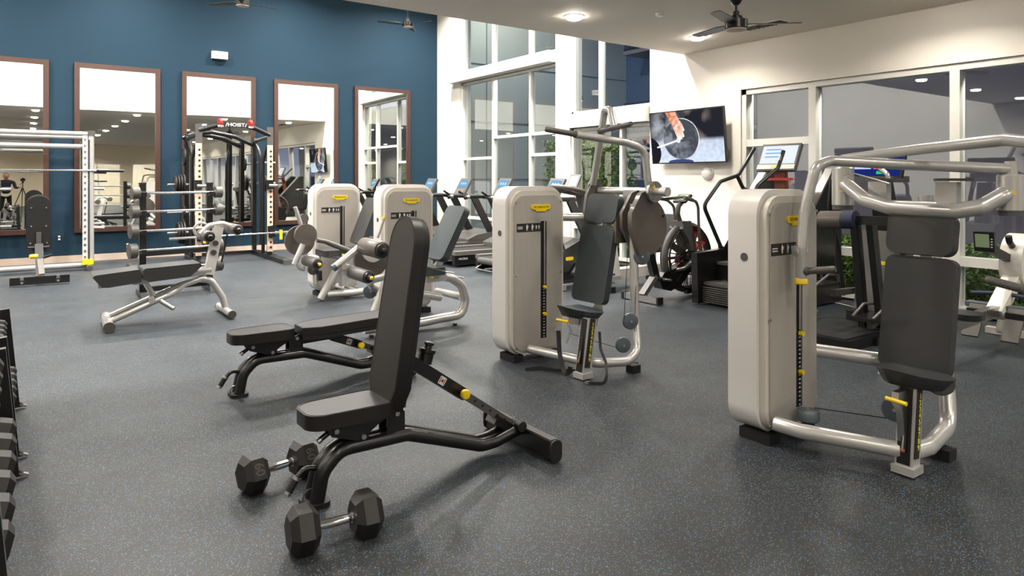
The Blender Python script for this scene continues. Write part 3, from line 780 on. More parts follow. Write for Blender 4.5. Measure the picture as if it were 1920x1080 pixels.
for (y, x) in ((2.08, 4.26), (1.70, 4.26)):
    MB().box((x, y, 1.42), (0.06, 0.11, 0.13), bevel=0.004).build('gusset', 'silver', t)
    MB().cyl((x, y - 0.03, 1.49), (x, y - 0.03, 1.505), 0.10, bevel=0.004).build('damper_disc', 'dkgrey', t)
MB().cyl((4.30, 1.78, 1.30), (4.14, 1.78, 1.30), 0.045).build('yoke_cap', 'silver', t)
# arms: near pivot to far hand and the other way round
HL, HR = Vector((3.56, 2.17, 0.0)), Vector((3.56, 1.08, 0.0))
armA = [PR + Z * 1.555, Vector((3.98, 1.80, 1.58)), Vector((3.72, 2.09, 1.605)), Vector((3.62, 2.12, 1.575)), Vector((3.57, 2.16, 1.30)), Vector((3.545, 2.16, 1.12)), Vector((3.56, 2.17, 0.93))]
MB().tube(armA, 0.0295, 16, rad=0.09, fs=8).build('press_arm', 'silver', t)
armB = [PL + Z * 1.63, Vector((3.98, 1.72, 1.665)), Vector((3.74, 1.24, 1.685)), Vector((3.60, 1.08, 1.66)), Vector((3.555, 1.05, 1.35)), Vector((3.545, 1.07, 1.15)), Vector((3.56, 1.08, 0.97))]
MB().tube(armB, 0.0295, 16, rad=0.09, fs=8).build('press_arm', 'silver', t)
for hx, s_, z_ in ((HL, -1, 0.0), (HR, 1, 0.03)):
    MB().cyl(hx + Vector((-0.035, -0.02 * s_, 1.095)), hx + Vector((0.02, 0.01 * s_, 1.095)), 0.032, bevel=0.005).build('arm_joint', 'silver', t)
    MB().lathe([(0.030, 0), (0.037, -0.012), (0.037, -0.03), (0.030, -0.036)], hx + Z * (0.945 + z_), Z).build('end_cap', 'yellow', t)
    grip(t, hx + Vector((0.0, 0.02 * s_, 0.985 + z_)), hx + Vector((0.02, 0.19 * s_, 1.012 + z_)), 0.019)
MB().tube([PL + Vector((-0.04, -0.02, 1.52)), (4.16, 2.18, 1.535), (4.0, 1.98, 1.50), (3.9, 1.85, 1.475)], 0.004, 6).build('cable', 'steel', t)
pulley(t, (4.06, 1.66, 0.40), (-1, -0.3, 0), 0.075, 0.04, 'dkgrey')
pulley(t, (3.92, 1.83, 0.23), (-1, -0.3, 0), 0.068, 0.04)
pulley(t, (3.63, 2.17, 0.16), (0, 0, 1), 0.062, 0.06, 'bluegrey')
MB().tube([(3.66, 2.15, 0.20), (3.92, 1.85, 0.17)], 0.003, 6).build('cable', 'black', t)

# ------------------------------------------------------------------ overhead machine, middle
OX, OY = 3.20, 4.50
t = thing('shoulder_press_machine', 'silver machine in the middle with raised arms, slate pads and a wide dark cam guard', 'gym machine', (3.5, 4.2, 0))
tower(t, OX, OY)
MB().tube([(3.38, 4.46, 0.11), (3.50, 4.0, 0.10), (3.56, 3.84, 0.10), (3.78, 3.74, 0.10), (3.95, 3.80, 0.14), (4.0, 3.88, 0.4), (4.02, 3.92, 1.30)], 0.036, 16, rad=0.13).build('main_frame', 'silver', t)
MB().tube([(3.76, 4.62, 1.17), (4.12, 4.36, 1.17)], 0.036, 16).build('upper_tube', 'silver', t)
MB().box((3.86, 3.76, 0.03), (0.08, 0.08, 0.06), bevel=0.01).build('foot', 'black', t)
MB().cyl((4.0, 3.87, 0.035), (4.0, 3.87, 0.0), 0.02).build('foot', 'black', t)
seat_post(t, 3.43, 3.86, 0.45, lean=0.06)
saddle(t, (3.49, 3.99, 0.475), 0.38, 0.27, 'pad_teal')
MB().beam((3.40, 3.98, 0.43), (3.56, 3.90, 0.40), 0.05, 0.06, bevel=0.006).build('seat_bracket', 'steel', t)
MB().tube([(3.33, 4.05, 0.425), (3.36, 3.95, 0.42)], 0.011, 10).build('adjust_lever', 'yellow', t)
b0 = Q(1104, 565, X=3.80); 
bc = Vector((3.86, 4.20, 0.80)); bn = Vector((-1, -0.05, 0.2)); bu = Vector((0.2, 0, 1))
pad(t, 'back_pad', bc, 0.375, 0.64, 0.06, bn, bu, 'pad_teal', 0.05)
pad(t, 'head_pad', bc + Vector((0.08, -0.03, 0.455)), 0.35, 0.235, 0.075, bn, bu, 'pad_teal', 0.055)
MB().beam(bc + Vector((0.02, -0.02, -0.40)), bc + Vector((0.12, -0.03, 0.45)), 0.06, 0.04, up=(1, 0, 0), bevel=0.005).build('pad_bracket', 'silver', t)
MB().beam((3.56, 3.88, 0.40), bc + Vector((-0.02, -0.04, -0.36)), 0.05, 0.05, up=(1, 0, 0), bevel=0.005).build('pad_bracket', 'silver', t)
# back yoke across behind the head
MB().tube([(4.12, 4.42, 1.40), (4.14, 3.84, 1.40)], 0.032, 16).build('yoke_tube', 'silver', t)
MB().box((4.12, 4.0, 1.33), (0.10, 0.16, 0.16), bevel=0.012).build('pivot_block', 'silver', t)
MB().box((4.06, 4.0, 1.29), (0.012, 0.10, 0.035)).build('warning_plate', 'ink', t)
def camguard(y, th, name, sc=1.0, flip=1):
    c_ = Vector((4.07, y, 1.17))
    out = []
    for a in range(-110, 100, 12):
        out.append((0.235 * sc * math.cos(math.radians(a)), 0.235 * sc * math.sin(math.radians(a)) - 0.05))
    out += [(0.02, 0.24), (-0.06, 0.22), (-0.17, 0.06), (-0.17, -0.06)]
    return MB().prism(out, c_, X, Z, th, 0.006, 2).build(name, 'guard', t)
camguard(3.86, 0.045, 'cam_guard')
camguard(3.95, 0.03, 'cam_guard', 0.8)
MB().prism([(-0.2, -0.15), (0.05, -0.15), (0.12, 0.0), (0.12, 0.13), (-0.14, 0.13), (-0.2, 0.05)], (4.10, 4.02, 1.13), X, Z, 0.03, 0.01).build('inner_guard', 'guard', t)
for (c_, r) in (((4.10, 4.46, 1.42), 0.085), ((4.12, 3.78, 1.40), 0.085)):
    c_ = Vector(c_)
    hb = MB().cyl(c_ + Vector((0, 0.012, 0)), c_ - Vector((0, 0.012, 0)), r, bevel=0.004, seg=32).build('hub_plate', 'guard' if c_.y > 4 else 'steel', t)
    for k in range(5):
        a = k * 1.257 + 0.4
        MB().cyl(c_ + Vector((math.cos(a) * r * .8, -0.012, math.sin(a) * r * .8)), c_ + Vector((math.cos(a) * r * .8, -0.018, math.sin(a) * r * .8)), 0.008, seg=10).build('bolt', 'steel', hb)
MB().prism([(-0.16, -0.30), (0.05, -0.30), (0.10, -0.05), (0.05, 0.09), (-0.05, 0.09), (-0.12, -0.04)], (4.10, 4.46, 1.40), X, Z, 0.03, 0.01).build('cam_guard', 'guard', t)
MB().cyl((4.12, 3.95, 1.40), (4.12, 3.66, 1.40), 0.03, bevel=0.004).build('axle', 'silver', t)
MB().cyl((4.12, 3.70, 1.40), (4.12, 3.64, 1.40), 0.038, bevel=0.006).build('axle_cap', 'silver', t)
MB().prism([(-0.018, 0), (0.018, 0), (0, 0.034)], (4.10, 3.765, 1.425), X, Z, 0.002).build('warning_sticker', 'yellow', t)
MB().cyl((4.26, 3.86, 1.20), (4.26, 3.81, 1.20), 0.012).build('bolt', 'black', t)
MB().tube([(4.16, 3.72, 1.34), (4.25, 3.60, 1.36)], 0.012, 8).build('stop_pin', 'guard', t)
ra = [Vector((4.11, 3.83, 1.42)), Vector((4.05, 3.82, 1.74)), Vector((3.86, 3.85, 1.79)), Q(1080, 252, Y=3.95)]
MB().tube(ra, 0.030, 16, rad=0.14, fs=10).build('press_arm', 'silver', t)
grip(t, Q(1081, 252, Y=3.95), Q(1022, 242, Y=4.08), 0.022)
a_ = Q(1020, 243, X=3.50)
g2 = Q(1083, 253, X=3.62)
la = [Q(1112, 345, X=4.05), Q(1128, 245, X=3.95), Q(1134, 206, X=3.93), Q(1145, 206, X=3.86), Q(1153, 245, X=3.82)]
MB().tube(la, 0.030, 16, rad=0.05, fs=8).build('press_arm', 'silver', t)
grip(t, Q(1124, 246, X=3.82), Q(1184, 232, X=3.72), 0.020)
pulley(t, (3.90, 3.83, 0.38), (-0.4, -1, 0), 0.065, 0.03)
pulley(t, (3.86, 3.87, 0.19), (-0.4, -1, 0), 0.062, 0.03)
pulley(t, (4.05, 3.86, 0.88), (-0.5, -1, 0), 0.068, 0.06)
MB().tube([(3.96, 3.84, 0.40), (4.05, 3.9, 1.1)], 0.003, 6).build('cable', 'black', t)
MB().tube([(3.84, 3.84, 0.40), (4.0, 3.95, 1.05)], 0.003, 6).build('cable', 'black', t)
MB().tube([(3.75, 4.40, 0.20), (3.84, 3.88, 0.16)], 0.003, 6).build('cable', 'black', t)
MB().tube([(3.76, 4.44, 0.30), (3.76, 4.38, 0.22), (3.72, 4.4, 0.12)], 0.006, 6).build('cable_hook', 'steel', t)
# safety belt hanging from the seat
def strap(pts, wdt=0.04, name='seat_belt', m='blacksoft'):
    pts = [Vector(p) for p in pts]; mb = MB(); L_, R_ = [], []
    for i, p_ in enumerate(pts):
        d = (pts[min(i + 1, len(pts) - 1)] - pts[max(i - 1, 0)]).normalized(); s = d.cross(Vector((-0.5, -0.8, 0.1))).normalized() * wdt / 2
        for lst, q in ((L_, s), (R_, -s)):
            lst.append((mb.bm.verts.new(p_ + q), mb.bm.verts.new(p_ + q + Vector((-0.002, -0.002, 0.001)))))
    for i in range(len(pts) - 1):
        mb.bm.faces.new((L_[i][0], L_[i + 1][0], R_[i + 1][0], R_[i][0])); mb.bm.faces.new((L_[i][1], R_[i][1], R_[i + 1][1], L_[i + 1][1]))
        mb.bm.faces.new((L_[i][0], L_[i][1], L_[i + 1][1], L_[i + 1][0])); mb.bm.faces.new((R_[i][0], R_[i + 1][0], R_[i + 1][1], R_[i][1]))
    return mb.build(name, m, t)
s0 = [Q(1047, 620, X=3.36), Q(1049, 660, X=3.35), Q(1055, 690, X=3.34), Q(1060, 701, X=3.34), Q(1066, 700, X=3.36), Q(1070, 688, X=3.37)]
strap(fillet(s0, 0.05, 4), 0.035)
s0 = [Q(1124, 622, X=3.62), Q(1126, 655, X=3.58), Q(1136, 680, X=3.52), Q(1138, 705, X=3.46)]
s1 = [Vector((3.44, 3.64, 0.012)), Vector((3.36, 3.72, 0.012))]
strap(fillet(s0 + s1, 0.06, 4), 0.022)
MB().box((3.36, 3.73, 0.014), (0.035, 0.025, 0.014), bevel=0.003).build('belt_buckle', 'steel', t)
strap([(3.20, 4.28, 0.006), (3.30, 4.22, 0.02), (3.38, 4.12, 0.008), (3.5, 4.02, 0.006)], 0.03)

# ------------------------------------------------------------------ leg machines
def leg_machine(t, ox, oy, yu, kind):
    """yu: seat plane (user faces -X)"""
    tower(t, ox, oy, W=0.64, dot=False)
    MB().cyl((ox + 0.002, oy + 0.13, 1.055), (ox - 0.003, oy + 0.13, 1.055), 0.024).build('side_cap', 'dkgrey', t)
def roller(t, a, b, r=0.07, cap='dkgrey', name='ankle_roller', tip=None, m='dkgrey'):
    a = Vector(a); b = Vector(b); d = (b - a).normalized(); L = (b - a).length
    o = MB().lathe([(r * 0.9, 0), (r, 0.012), (r, L - 0.012), (r * 0.9, L)], a, d, 24).build(name, m, t)
    MB().lathe([(r * 0.72, 0), (r * 0.80, 0.006), (r * 0.78, 0.028), (r * 0.5, 0.034), (r * 0.42, 0.036), (r * 0.40, 0.055), (r * 0.25, 0.066), (0.001, 0.068)], a + d * L, d, 20).build('roller_cap', 'black', o)
    if tip: MB().ball(a + d * (L + 0.072), r * 0.30).build('adjust_knob', tip, o)
    return o
# leg extension (nearer, second tower)
t = thing('leg_extension_machine', 'silver leg machine right behind the upright bench, with two fat grey rollers', 'gym machine', (3.4, 6.4, 0))
leg_machine(t, 3.17, 6.81, 6.05, 'ext')
YU = 6.05
MB().tube([(2.62, YU, 0.08), (3.25, YU, 0.075), Q(825, 597, Y=YU), Q(866, 590, Y=YU), Q(873, 562, Y=YU), Q(866, 535, Y=YU), Q(846, 521, Y=YU), Q(826, 518, Y=YU)], 0.046, 16, rad=0.13).build('base_tube', 'silver', t)
MB().tube([Q(820, 546, Y=6.85), Q(866, 557, Y=YU)], 0.04, 16).build('cross_tube', 'silver', t)
for p_ in ((2.70, YU, 0.02), (3.62, YU, 0.02)): MB().cyl(p_, (p_[0], p_[1], 0.0), 0.022).build('foot', 'black', t)
MB().tube([(2.66, YU, 0.08), (2.86, YU + 0.02, 0.50)], 0.045, 14).build('front_leg', 'silver', t)
cb, ct = Q(818, 484, Y=YU), Q(860, 392, Y=YU)
u_ = (ct - cb).normalized(); n_ = Vector((-u_.z, 0, u_.x))
MB().beam(cb - u_ * 0.16 - n_ * 0.05, ct - n_ * 0.06 - u_ * 0.1, 0.07, 0.035, up=(0, 1, 0), bevel=0.006).build('back_frame', 'silver', t)
pad(t, 'back_pad', (cb + ct) / 2, 0.36, (ct - cb).length + 0.04, 0.075, n_, u_, 'pad_teal', 0.06)
MB().prism(rrect(0.52, 0.36, 0.06, 5), (3.17, YU, 0.555), X, Yv, 0.075, 0.025, 4).build('seat', 'pad_teal', t, sharp=60)
MB().box(Q(815, 516, Y=YU), (0.22, 0.10, 0.12), bevel=0.012).build('seat_block', 'silver', t)
MB().tube([(3.1, YU, 0.50), (3.2, YU, 0.36), (3.45, YU, 0.30)], 0.04, 14, rad=0.08).build('seat_support', 'silver', t)
for (a_, b_, c_, y) in (((800, 501), (834, 510), (850, 512), YU - 0.17), ((812, 508), (842, 516), (869, 521), YU + 0.12)):
    MB().cyl(Q(*a_, Y=y), Q(*b_, Y=y), 0.015).build('hand_grip', 'dkgrey', t)
    MB().cyl(Q(*b_, Y=y), Q(*c_, Y=y), 0.009).build('handle_rod', 'steel', t)
MB().cyl(Q(803, 517, Y=5.9), Q(811, 519, Y=5.9), 0.02, bevel=0.006).build('adjust_knob', 'yellow', t)
MB().cyl(Q(811, 519, Y=5.9), Q(824, 522, Y=5.9), 0.006).build('knob_pin', 'steel', t)
kc = Q(700, 470, Y=6.32)
MB().cyl(kc, kc + Vector((0, 0.03, 0)), 0.115, bevel=0.006, seg=36).build('pivot_disc', 'silver', t)
MB().cyl(Q(697, 486, Y=6.42), Q(697, 486, Y=6.42) + Vector((0, 0.035, 0)), 0.185, bevel=0.008, seg=40).build('cam_guard', 'guard', t)
MB().tube([Q(677, 461, Y=6.28), Q(628, 501, Y=6.26)], 0.036, 14).build('lever_arm', 'silver', t)
MB().cyl(Q(629, 499.5, Y=6.26), Q(624, 503.5, Y=6.26), 0.037, bevel=0.004).build('lever_cap', 'bluegrey', t)
MB().cyl(Q(648, 498, Y=6.26), Q(652, 513, Y=6.26), 0.045).build('roller_bracket', 'silver', t)
MB().cyl(Q(645, 500, Y=6.2), Q(646, 500.5, Y=6.16), 0.026, bevel=0.004).build('bolt', 'chrome', t)
roller(t, (2.72, 6.26, Q(685, 461, Y=6.26).z), (2.72, 5.86, Q(685, 461, Y=6.26).z - 0.01), 0.085, name='shin_roller', m='guard')
roller(t, (2.585, 6.26, Q(655, 510, Y=6.26).z), (2.60, 5.90, Q(655, 510, Y=6.26).z - 0.01), 0.062, tip='yellow')
MB().tube([Q(707, 446, Y=6.25), Q(719, 410, Y=6.25)], 0.018, 12).build('start_lever', 'silver', t)
MB().cyl(Q(718.6, 411, Y=6.25), Q(720, 407, Y=6.25), 0.021).build('lever_tip', 'yellow', t)
MB().tube([(2.9, YU + 0.1, 0.55), (2.78, 6.28, 0.50), (2.9, 6.5, 0.4), (3.2, 6.84, 0.25)], 0.035, 12, rad=0.1).build('pivot_frame', 'silver', t)
pulley(t, Q(694, 546, Y=6.7), (-0.3, -1, 0), 0.075, 0.05)

# leg curl (farther, first tower)
t = thing('leg_curl_machine', 'silver leg machine left of its twin, against the blue mirror wall side', 'gym machine', (3.3, 8.4, 0))
leg_machine(t, 3.03, 8.55, 8.2, 'curl')
YU = 8.2
MB().tube([Q(601, 561, Y=YU), Q(634, 500, Y=YU)], 0.048, 14).build('front_leg', 'silver', t)
MB().tube([Q(612, 552, Y=YU), Q(660, 549, Y=YU), Q(700, 543, Y=YU), (4.15, YU, 0.10), (4.3, YU, 0.3), (4.1, YU, 0.48), (3.7, YU, 0.5)], 0.045, 14, rad=0.12).build('base_tube', 'silver', t)
MB().tube([Q(632, 536, Y=8.5), Q(668, 547, Y=YU)], 0.04, 12).build('cross_tube', 'silver', t)
MB().cyl((3.62, YU, 0.03), (3.62, YU, 0), 0.02).build('foot', 'black', t)
cb, ct = Q(672, 452, Y=YU), Q(700, 378, Y=YU)
u_ = (ct - cb).normalized(); n_ = Vector((-u_.z, 0, u_.x))
pad(t, 'back_pad', (cb + ct) / 2, 0.38, (ct - cb).length + 0.08, 0.075, n_, u_, 'pad', 0.06)
MB().beam(cb - u_ * 0.12 - n_ * 0.05, ct - n_ * 0.06 - u_ * 0.1, 0.07, 0.035, up=(0, 1, 0), bevel=0.006).build('back_frame', 'silver', t)
MB().prism(rrect(0.62, 0.38, 0.06, 5), (3.28, YU, 0.555), X, Yv, 0.075, 0.025, 4).build('seat', 'pad', t, sharp=60)
MB().tube([Q(594, 450, Y=8.0), Q(610, 453, Y=8.0), Q(628, 460, Y=8.0), Q(655, 470, Y=8.0)], [0.028, 0.028, 0.034, 0.03], 14).build('side_handle', 'dkgrey', t)
MB().tube([Q(608, 478, Y=8.3), Q(628, 480, Y=8.3), Q(650, 486, Y=8.3)], 0.035, 12).build('seat_support', 'silver', t)
MB().box(Q(645, 505, Y=8.3), (0.10, 0.12, 0.42), bevel=0.01).build('seat_post', 'silver', t)
MB().tube([Q(641, 478, Y=7.98), Q(656, 481, Y=7.98)], 0.016, 10).build('adjust_lever', 'yellow', t)
kc = Q(574, 441, Y=8.15)
MB().cyl(kc, kc + Vector((0, 0.05, 0)), 0.135, bevel=0.012, seg=40).build('pivot_disc', 'guard', t)
MB().cyl(Q(563, 451, Y=8.35), Q(563, 451, Y=8.35) + Vector((0, 0.035, 0)), 0.185, bevel=0.008, seg=40).build('cam_guard', 'guard', t)
MB().tube([Q(568, 458, Y=8.15), Q(552, 496, Y=8.15)], 0.036, 14).build('lever_arm', 'silver', t)
MB().tube([Q(555, 490, Y=8.15), Q(562, 503, Y=8.15), Q(571, 505, Y=8.15)], 0.028, 12, rad=0.05).build('roller_bracket', 'silver', t)
roller(t, (2.82, 8.25, Q(576, 488, Y=8.25).z), (2.84, 7.90, Q(576, 488, Y=8.25).z - 0.01), 0.065, tip='yellow')
MB().tube([Q(565, 424, Y=8.2), Q(557, 398, Y=8.2), Q(553, 388, Y=8.2)], 0.024, 12).build('start_lever', 'silver', t)
MB().cyl(Q(570, 410, Y=8.3), Q(570, 410, Y=8.3) + Vector((0, 0.04, 0)), 0.06, bevel=0.006).build('counterweight', 'guard', t)
MB().tube([(3.0, YU + 0.05, 0.52), (2.85, 8.35, 0.55), (3.05, 8.6, 0.35)], 0.035, 12, rad=0.1).build('pivot_frame', 'silver', t)
pulley(t, Q(587, 505, Y=8.45), (-0.3, -1, 0), 0.07, 0.05, 'dkgrey')
MB().box(Q(599, 517, Y=8.4), (0.05, 0.05, 0.12), bevel=0.01).build('end_stop', 'black', t)

# ================================================================== benches
def hex_of(pts, P0, ax):
    return pts
def flat_incline_bench(t, F, R, back_deg, seat_len=0.44):
    """black adjustable bench. F: front foot point, R: rear foot centre (floor). built in a local frame along F->R"""
    F = Vector(F); R = Vector(R); ax = (R - F).normalized(); sd = Vector((-ax.y, ax.x, 0)); L = (R - F).length
    P = lambda u, v, z: F + ax * u + sd * v + Z * z
    # spine
    for s in (-0.033, 0.033):
        MB().tube([P(0.0, s, 0.02), P(0.025, s, 0.15), P(0.11, s, 0.235), P(0.30, s, 0.232), P(0.46, s, 0.230), P(0.60, s, 0.180), P(0.90, s, 0.072), P(0.99, s, 0.072), P(L, s, 0.115)], 0.034, 14, rad=0.12, fs=6).build('frame_tube', 'black', t)
    MB().prism(rrect(0.12, 0.15, 0.04, 5), P(0.0, 0, 0.0), ax, sd, 0.022, 0.006).build('foot_plate', 'blacksoft', t)
    MB().ring(P(-0.02, 0, 0.035), sd, 0.035, 0.006, 16, 6).build('foot_bracket', 'steel', t)
    # rear foot
    MB().beam(P(L, -0.31, 0.065), P(L, 0.31, 0.065), 0.055, 0.095, bevel=0.012).build('rear_foot', 'black', t)
    for s in (-0.315, 0.315): MB().beam(P(L, s - 0.006, 0.062), P(L, s + 0.006, 0.062), 0.075, 0.12, r=0.034).build('end_cap', 'blacksoft', t)
    MB().beam(P(L, -0.30, 0.115), P(L, 0.30, 0.115), 0.045, 0.012, bevel=0.004).build('wear_strip', 'dkgrey', t)
    for s in (-0.25, 0.25): MB().cyl(P(L, s, 0.0), P(L, s, 0.02), 0.025).build('rubber_foot', 'blacksoft', t)
    # front handle
    MB().tube([P(0.03, 0.0, 0.155), P(-0.045, 0.0, 0.175), P(-0.085, 0, 0.135), P(-0.110, 0, 0.095)], 0.013, 10, rad=0.05).build('lift_handle', 'black', t)
    MB().cyl(P(-0.085, 0, 0.135), P(-0.118, 0, 0.085), 0.017, bevel=0.003).build('handle_grip', 'blacksoft', t)
    MB().cyl(P(-0.080, 0, 0.143), P(-0.087, 0, 0.132), 0.020).build('handle_collar', 'steel', t)
    MB().cyl(P(-0.118, 0, 0.085), P(-0.126, 0, 0.073), 0.016).build('handle_tip', 'steel', t)
    # hinge bracket
    HZ = 0.350
    hinge = P(0.395, 0, HZ)
    for s in (-0.045, 0.045):
        MB().prism([(-0.05, -0.12), (0.045, -0.12), (0.045, 0.0), (0.02, 0.03), (-0.05, 0.0)], hinge + sd * (s - 0.004), ax, Z, -0.008, 0.002).build('hinge_plate', 'black', t)
        MB().prism([(-0.37, 0.02), (-0.03, 0.0), (-0.10, -0.035), (-0.14, -0.06), (-0.15, -0.09), (-0.20, -0.09), (-0.33, -0.045)], hinge + sd * (s - 0.004), ax, Z, -0.008, 0.002).build('seat_bracket', 'black', t)
        for (u, z) in ((0.0, 0.0), (-0.175, -0.075), (-0.31, -0.020)):
            MB().cyl(hinge + ax * u + Z * z + sd * (s * 1.05), hinge + ax * u + Z * z + sd * (s * 1.35), 0.012, seg=12).build('bolt', 'steel', t)
    MB().cyl(P(0.09, 0, 0.325), P(0.03, 0, 0.29), 0.013).build('seat_pin', 'black', t)
    MB().cyl(P(0.03, 0, 0.29), P(0.015, 0, 0.281), 0.015).build('pin_tip', 'steel', t)
    # seat: narrower at nose
    sl = seat_len; s0 = 0.375 - sl
    out = rrect(sl, 0.27, 0.085, 7, s0 + sl / 2, 0)
    out = [(a, b * (0.86 + 0.14 * (a - s0) / sl)) for a, b in out]
    def pz(z): return P(0, 0, z)
    so = MB().prism(out, P(0, 0, 0.368), ax, sd, 0.068, 0.018, 3, ang=40).build('seat', 'blackpad', t, sharp=60)
    ins = [(s0 + sl / 2 + (a - s0 - sl / 2) * 0.965, b * 0.955) for a, b in out]
    MB().tube([P(a, b, 0.437) for a, b in ins] + [P(ins[0][0], ins[0][1], 0.437)], 0.0016, 5).build('piping', 'seam', so)
    # back pad
    a = math.radians(back_deg)
    bu = ax * math.cos(a) + Z * math.sin(a); bn = -ax * math.sin(a) + Z * math.cos(a)
    B0 = hinge + ax * (-0.02 if back_deg > 45 else 0.03) + Z * 0.02
    Lb = 0.95; cw = 0.29
    out = []
    for k in range(13):
        q = math.radians(180 * k / 12); out.append((cw / 2 * 0.93 * math.cos(q), Lb - cw / 2 + cw / 2 * math.sin(q)))
    out += [(-cw / 2, 0.30), (-cw / 2, 0.12), (-cw * 0.30, 0.0), (cw * 0.30, 0.0), (cw / 2, 0.12), (cw / 2, 0.30)]
    # front cushion
    po = MB().prism([(x, y) for x, y in out], B0, sd * -1, bu, 0.055, 0.015, 3, ang=40)
    po = po.build('back_pad', 'blackpad', t, sharp=60)
    nrm = (sd * -1).cross(bu)
    MB().prism([(x * 0.97, y * 0.995) for x, y in out], B0 - nrm * 0.032, sd * -1, bu, 0.03, 0.006, 2).build('pad_backing', 'blacksoft', t)
    ins = [(x * 0.955, 0.47 + (y - 0.47) * 0.985) for x, y in out]
    MB().tube([B0 + (sd * -1) * x + bu * y + nrm * 0.0555 for x, y in ins] + [B0 + (sd * -1) * ins[0][0] + bu * ins[0][1] + nrm * 0.0555], 0.0016, 5).build('piping', 'seam', po)
    MB().beam(B0 - nrm * 0.05 + bu * 0.01, B0 - nrm * 0.05 + bu * 0.30, 0.10, 0.035, up=nrm, bevel=0.008).build('spine_beam', 'black', t)
    # strut from the pad back to the rear foot
    A_ = B0 - nrm * 0.055 + bu * 0.24
    C_ = P(L - 0.07, 0, 0.135)
    d = (C_ - A_); 
    M1 = A_ + d * 0.52
    MB().beam(A_, M1, 0.065, 0.062, bevel=0.008).build('outer_strut', 'black', t)
    MB().beam(A_ + d * 0.45, C_, 0.042, 0.042, bevel=0.005).build('inner_strut', 'dkgrey', t)
    dn = d.normalized(); up_ = (Z - dn * Z.dot(dn)).normalized()
    sface = -sd
    for k in range(5):
        p_ = A_ + d * (0.62 + 0.075 * k)
        MB().cyl(p_ + sface * 0.0205, p_ + sface * 0.0225, 0.008, seg=12).build('index_hole', 'ink', t)
    p_ = A_ + d * 0.47 + sface * 0.03
    MB().cyl(p_, p_ + sface * 0.03, 0.014).build('pin_sleeve', 'black', t)
    MB().lathe([(0.010, 0), (0.012, 0.012), (0.024, 0.018), (0.027, 0.032), (0.022, 0.044), (0.001, 0.048)], p_ + sface * 0.02, sface, 20).build('pull_knob', 'yellow', t)
    # sticker
    p_ = A_ + d * 0.30 + sface * 0.0335
    st = MB().prism(rrect(0.042, 0.042, 0.006, 3), p_, dn, up_, 0.0012 if dn.cross(up_).dot(sface) > 0 else -0.0012).build('warning_label', 'whiteink', t)
    for (x, c_, w_) in ((-0.014, 'orange', 0.007), (0.013, 'orange', 0.006), (0.0, 'ink', 0.011)):
        MB().box(p_ + dn * x + sface * 0.0018, (w_, 0.001, 0.030 if c_ == 'orange' else 0.014), rot=Matrix((dn, -sface, up_)).transposed()).build('label_mark', c_, st)
    # clamp at lower end
    MB().box(C_ + ax * -0.06 + Z * 0.01, (0.16, 0.09, 0.05), rot=Matrix((dn, -sface, up_)).transposed(), bevel=0.008).build('clamp_block', 'black', t)
    MB().cyl(C_ + sface * 0.045 + ax * 0.02, C_ + sface * 0.09 + ax * 0.02, 0.028, bevel=0.005).build('pivot_bolt', 'blacksoft', t)
    return A_, d, up_, dn

t = thing('adjustable_bench', 'black adjustable bench in the centre foreground with its backrest raised upright', 'bench', (1.09, 3.08, 0))
A_, d_, up_, dn_ = flat_incline_bench(t, (1.10, 3.10, 0), (2.29, 3.11, 0), 81)
p_ = A_ + d_ * 0.14 + up_ * 0.03
MB().lathe([(0.038, 0), (0.038, 0.05), (0.044, 0.055), (0.044, 0.072), (0.02, 0.076), (0.018, 0.09), (0.026, 0.094), (0.026, 0.106), (0.01, 0.112)], p_, (up_ + Z * 1.2), 20).build('damper', 'black', t)
t = thing('adjustable_bench', 'black bench lying flat behind the upright bench, partly hidden by its backrest', 'bench', (1.2, 4.95, 0))
flat_incline_bench(t, (1.22, 4.96, 0), (2.41, 4.98, 0), 1.5)

# bench standing far left, seen from its rear
t = thing('adjustable_bench', 'black bench seen from behind at far left, backrest upright with bolt heads', 'bench', (0.23, 11.7, 0))
c = Vector((0.21, 11.72, 0))
MB().beam(c + Vector((-0.35, 0, 0.075)), c + Vector((0.35, 0, 0.075)), 0.06, 0.105, bevel=0.01).build('rear_foot', 'black', t)
MB().beam(c + Vector((-0.35, 0, 0.131)), c + Vector((0.35, 0, 0.131)), 0.05, 0.008).build('wear_strip', 'dkgrey', t)
for x in (-0.21, 0.21):
    MB().cyl(c + Vector((x, -0.03, 0.06)), c + Vector((x, -0.06, 0.06)), 0.035).build('wheel', 'blacksoft', t)
    MB().cyl(c + Vector((x, -0.06, 0.06)), c + Vector((x, -0.07, 0.06)), 0.016).build('axle_bolt', 'chrome', t)
    MB().box(c + Vector((x, -0.035, 0.11)), (0.04, 0.015, 0.05), bevel=0.003).build('wheel_bracket', 'steel', t)
MB().beam(c + Vector((0.0, 0.0, 0.12)), c + Vector((-0.01, 0.30, 0.55)), 0.10, 0.07, up=(0, 1, 0), bevel=0.01).build('outer_strut', 'black', t)
MB().beam(c + Vector((0.02, -0.02, 0.16)), c + Vector((0.0, 0.12, 0.36)), 0.07, 0.02, up=(0, 1, 0), bevel=0.004).build('index_plate', 'chrome', t)
MB().beam(c + Vector((0.0, 0.03, 0.10)), c + Vector((0.0, 1.1, 0.32)), 0.07, 0.07, bevel=0.01).build('frame_tube', 'black', t)
MB().beam(c + Vector((0.0, 1.1, 0.32)), c + Vector((0.0, 1.2, 0.03)), 0.07, 0.07, bevel=0.01).build('front_leg', 'black', t)
MB().prism(rrect(0.28, 0.34, 0.07, 5), c + Vector((0, 0.80, 0.42)), X, Yv, 0.06, 0.018, 3).build('seat', 'blackpad', t)
bu = Vector((0, -0.10, 1)).normalized(); Bc = c + Vector((-0.01, 0.42, 0.87))
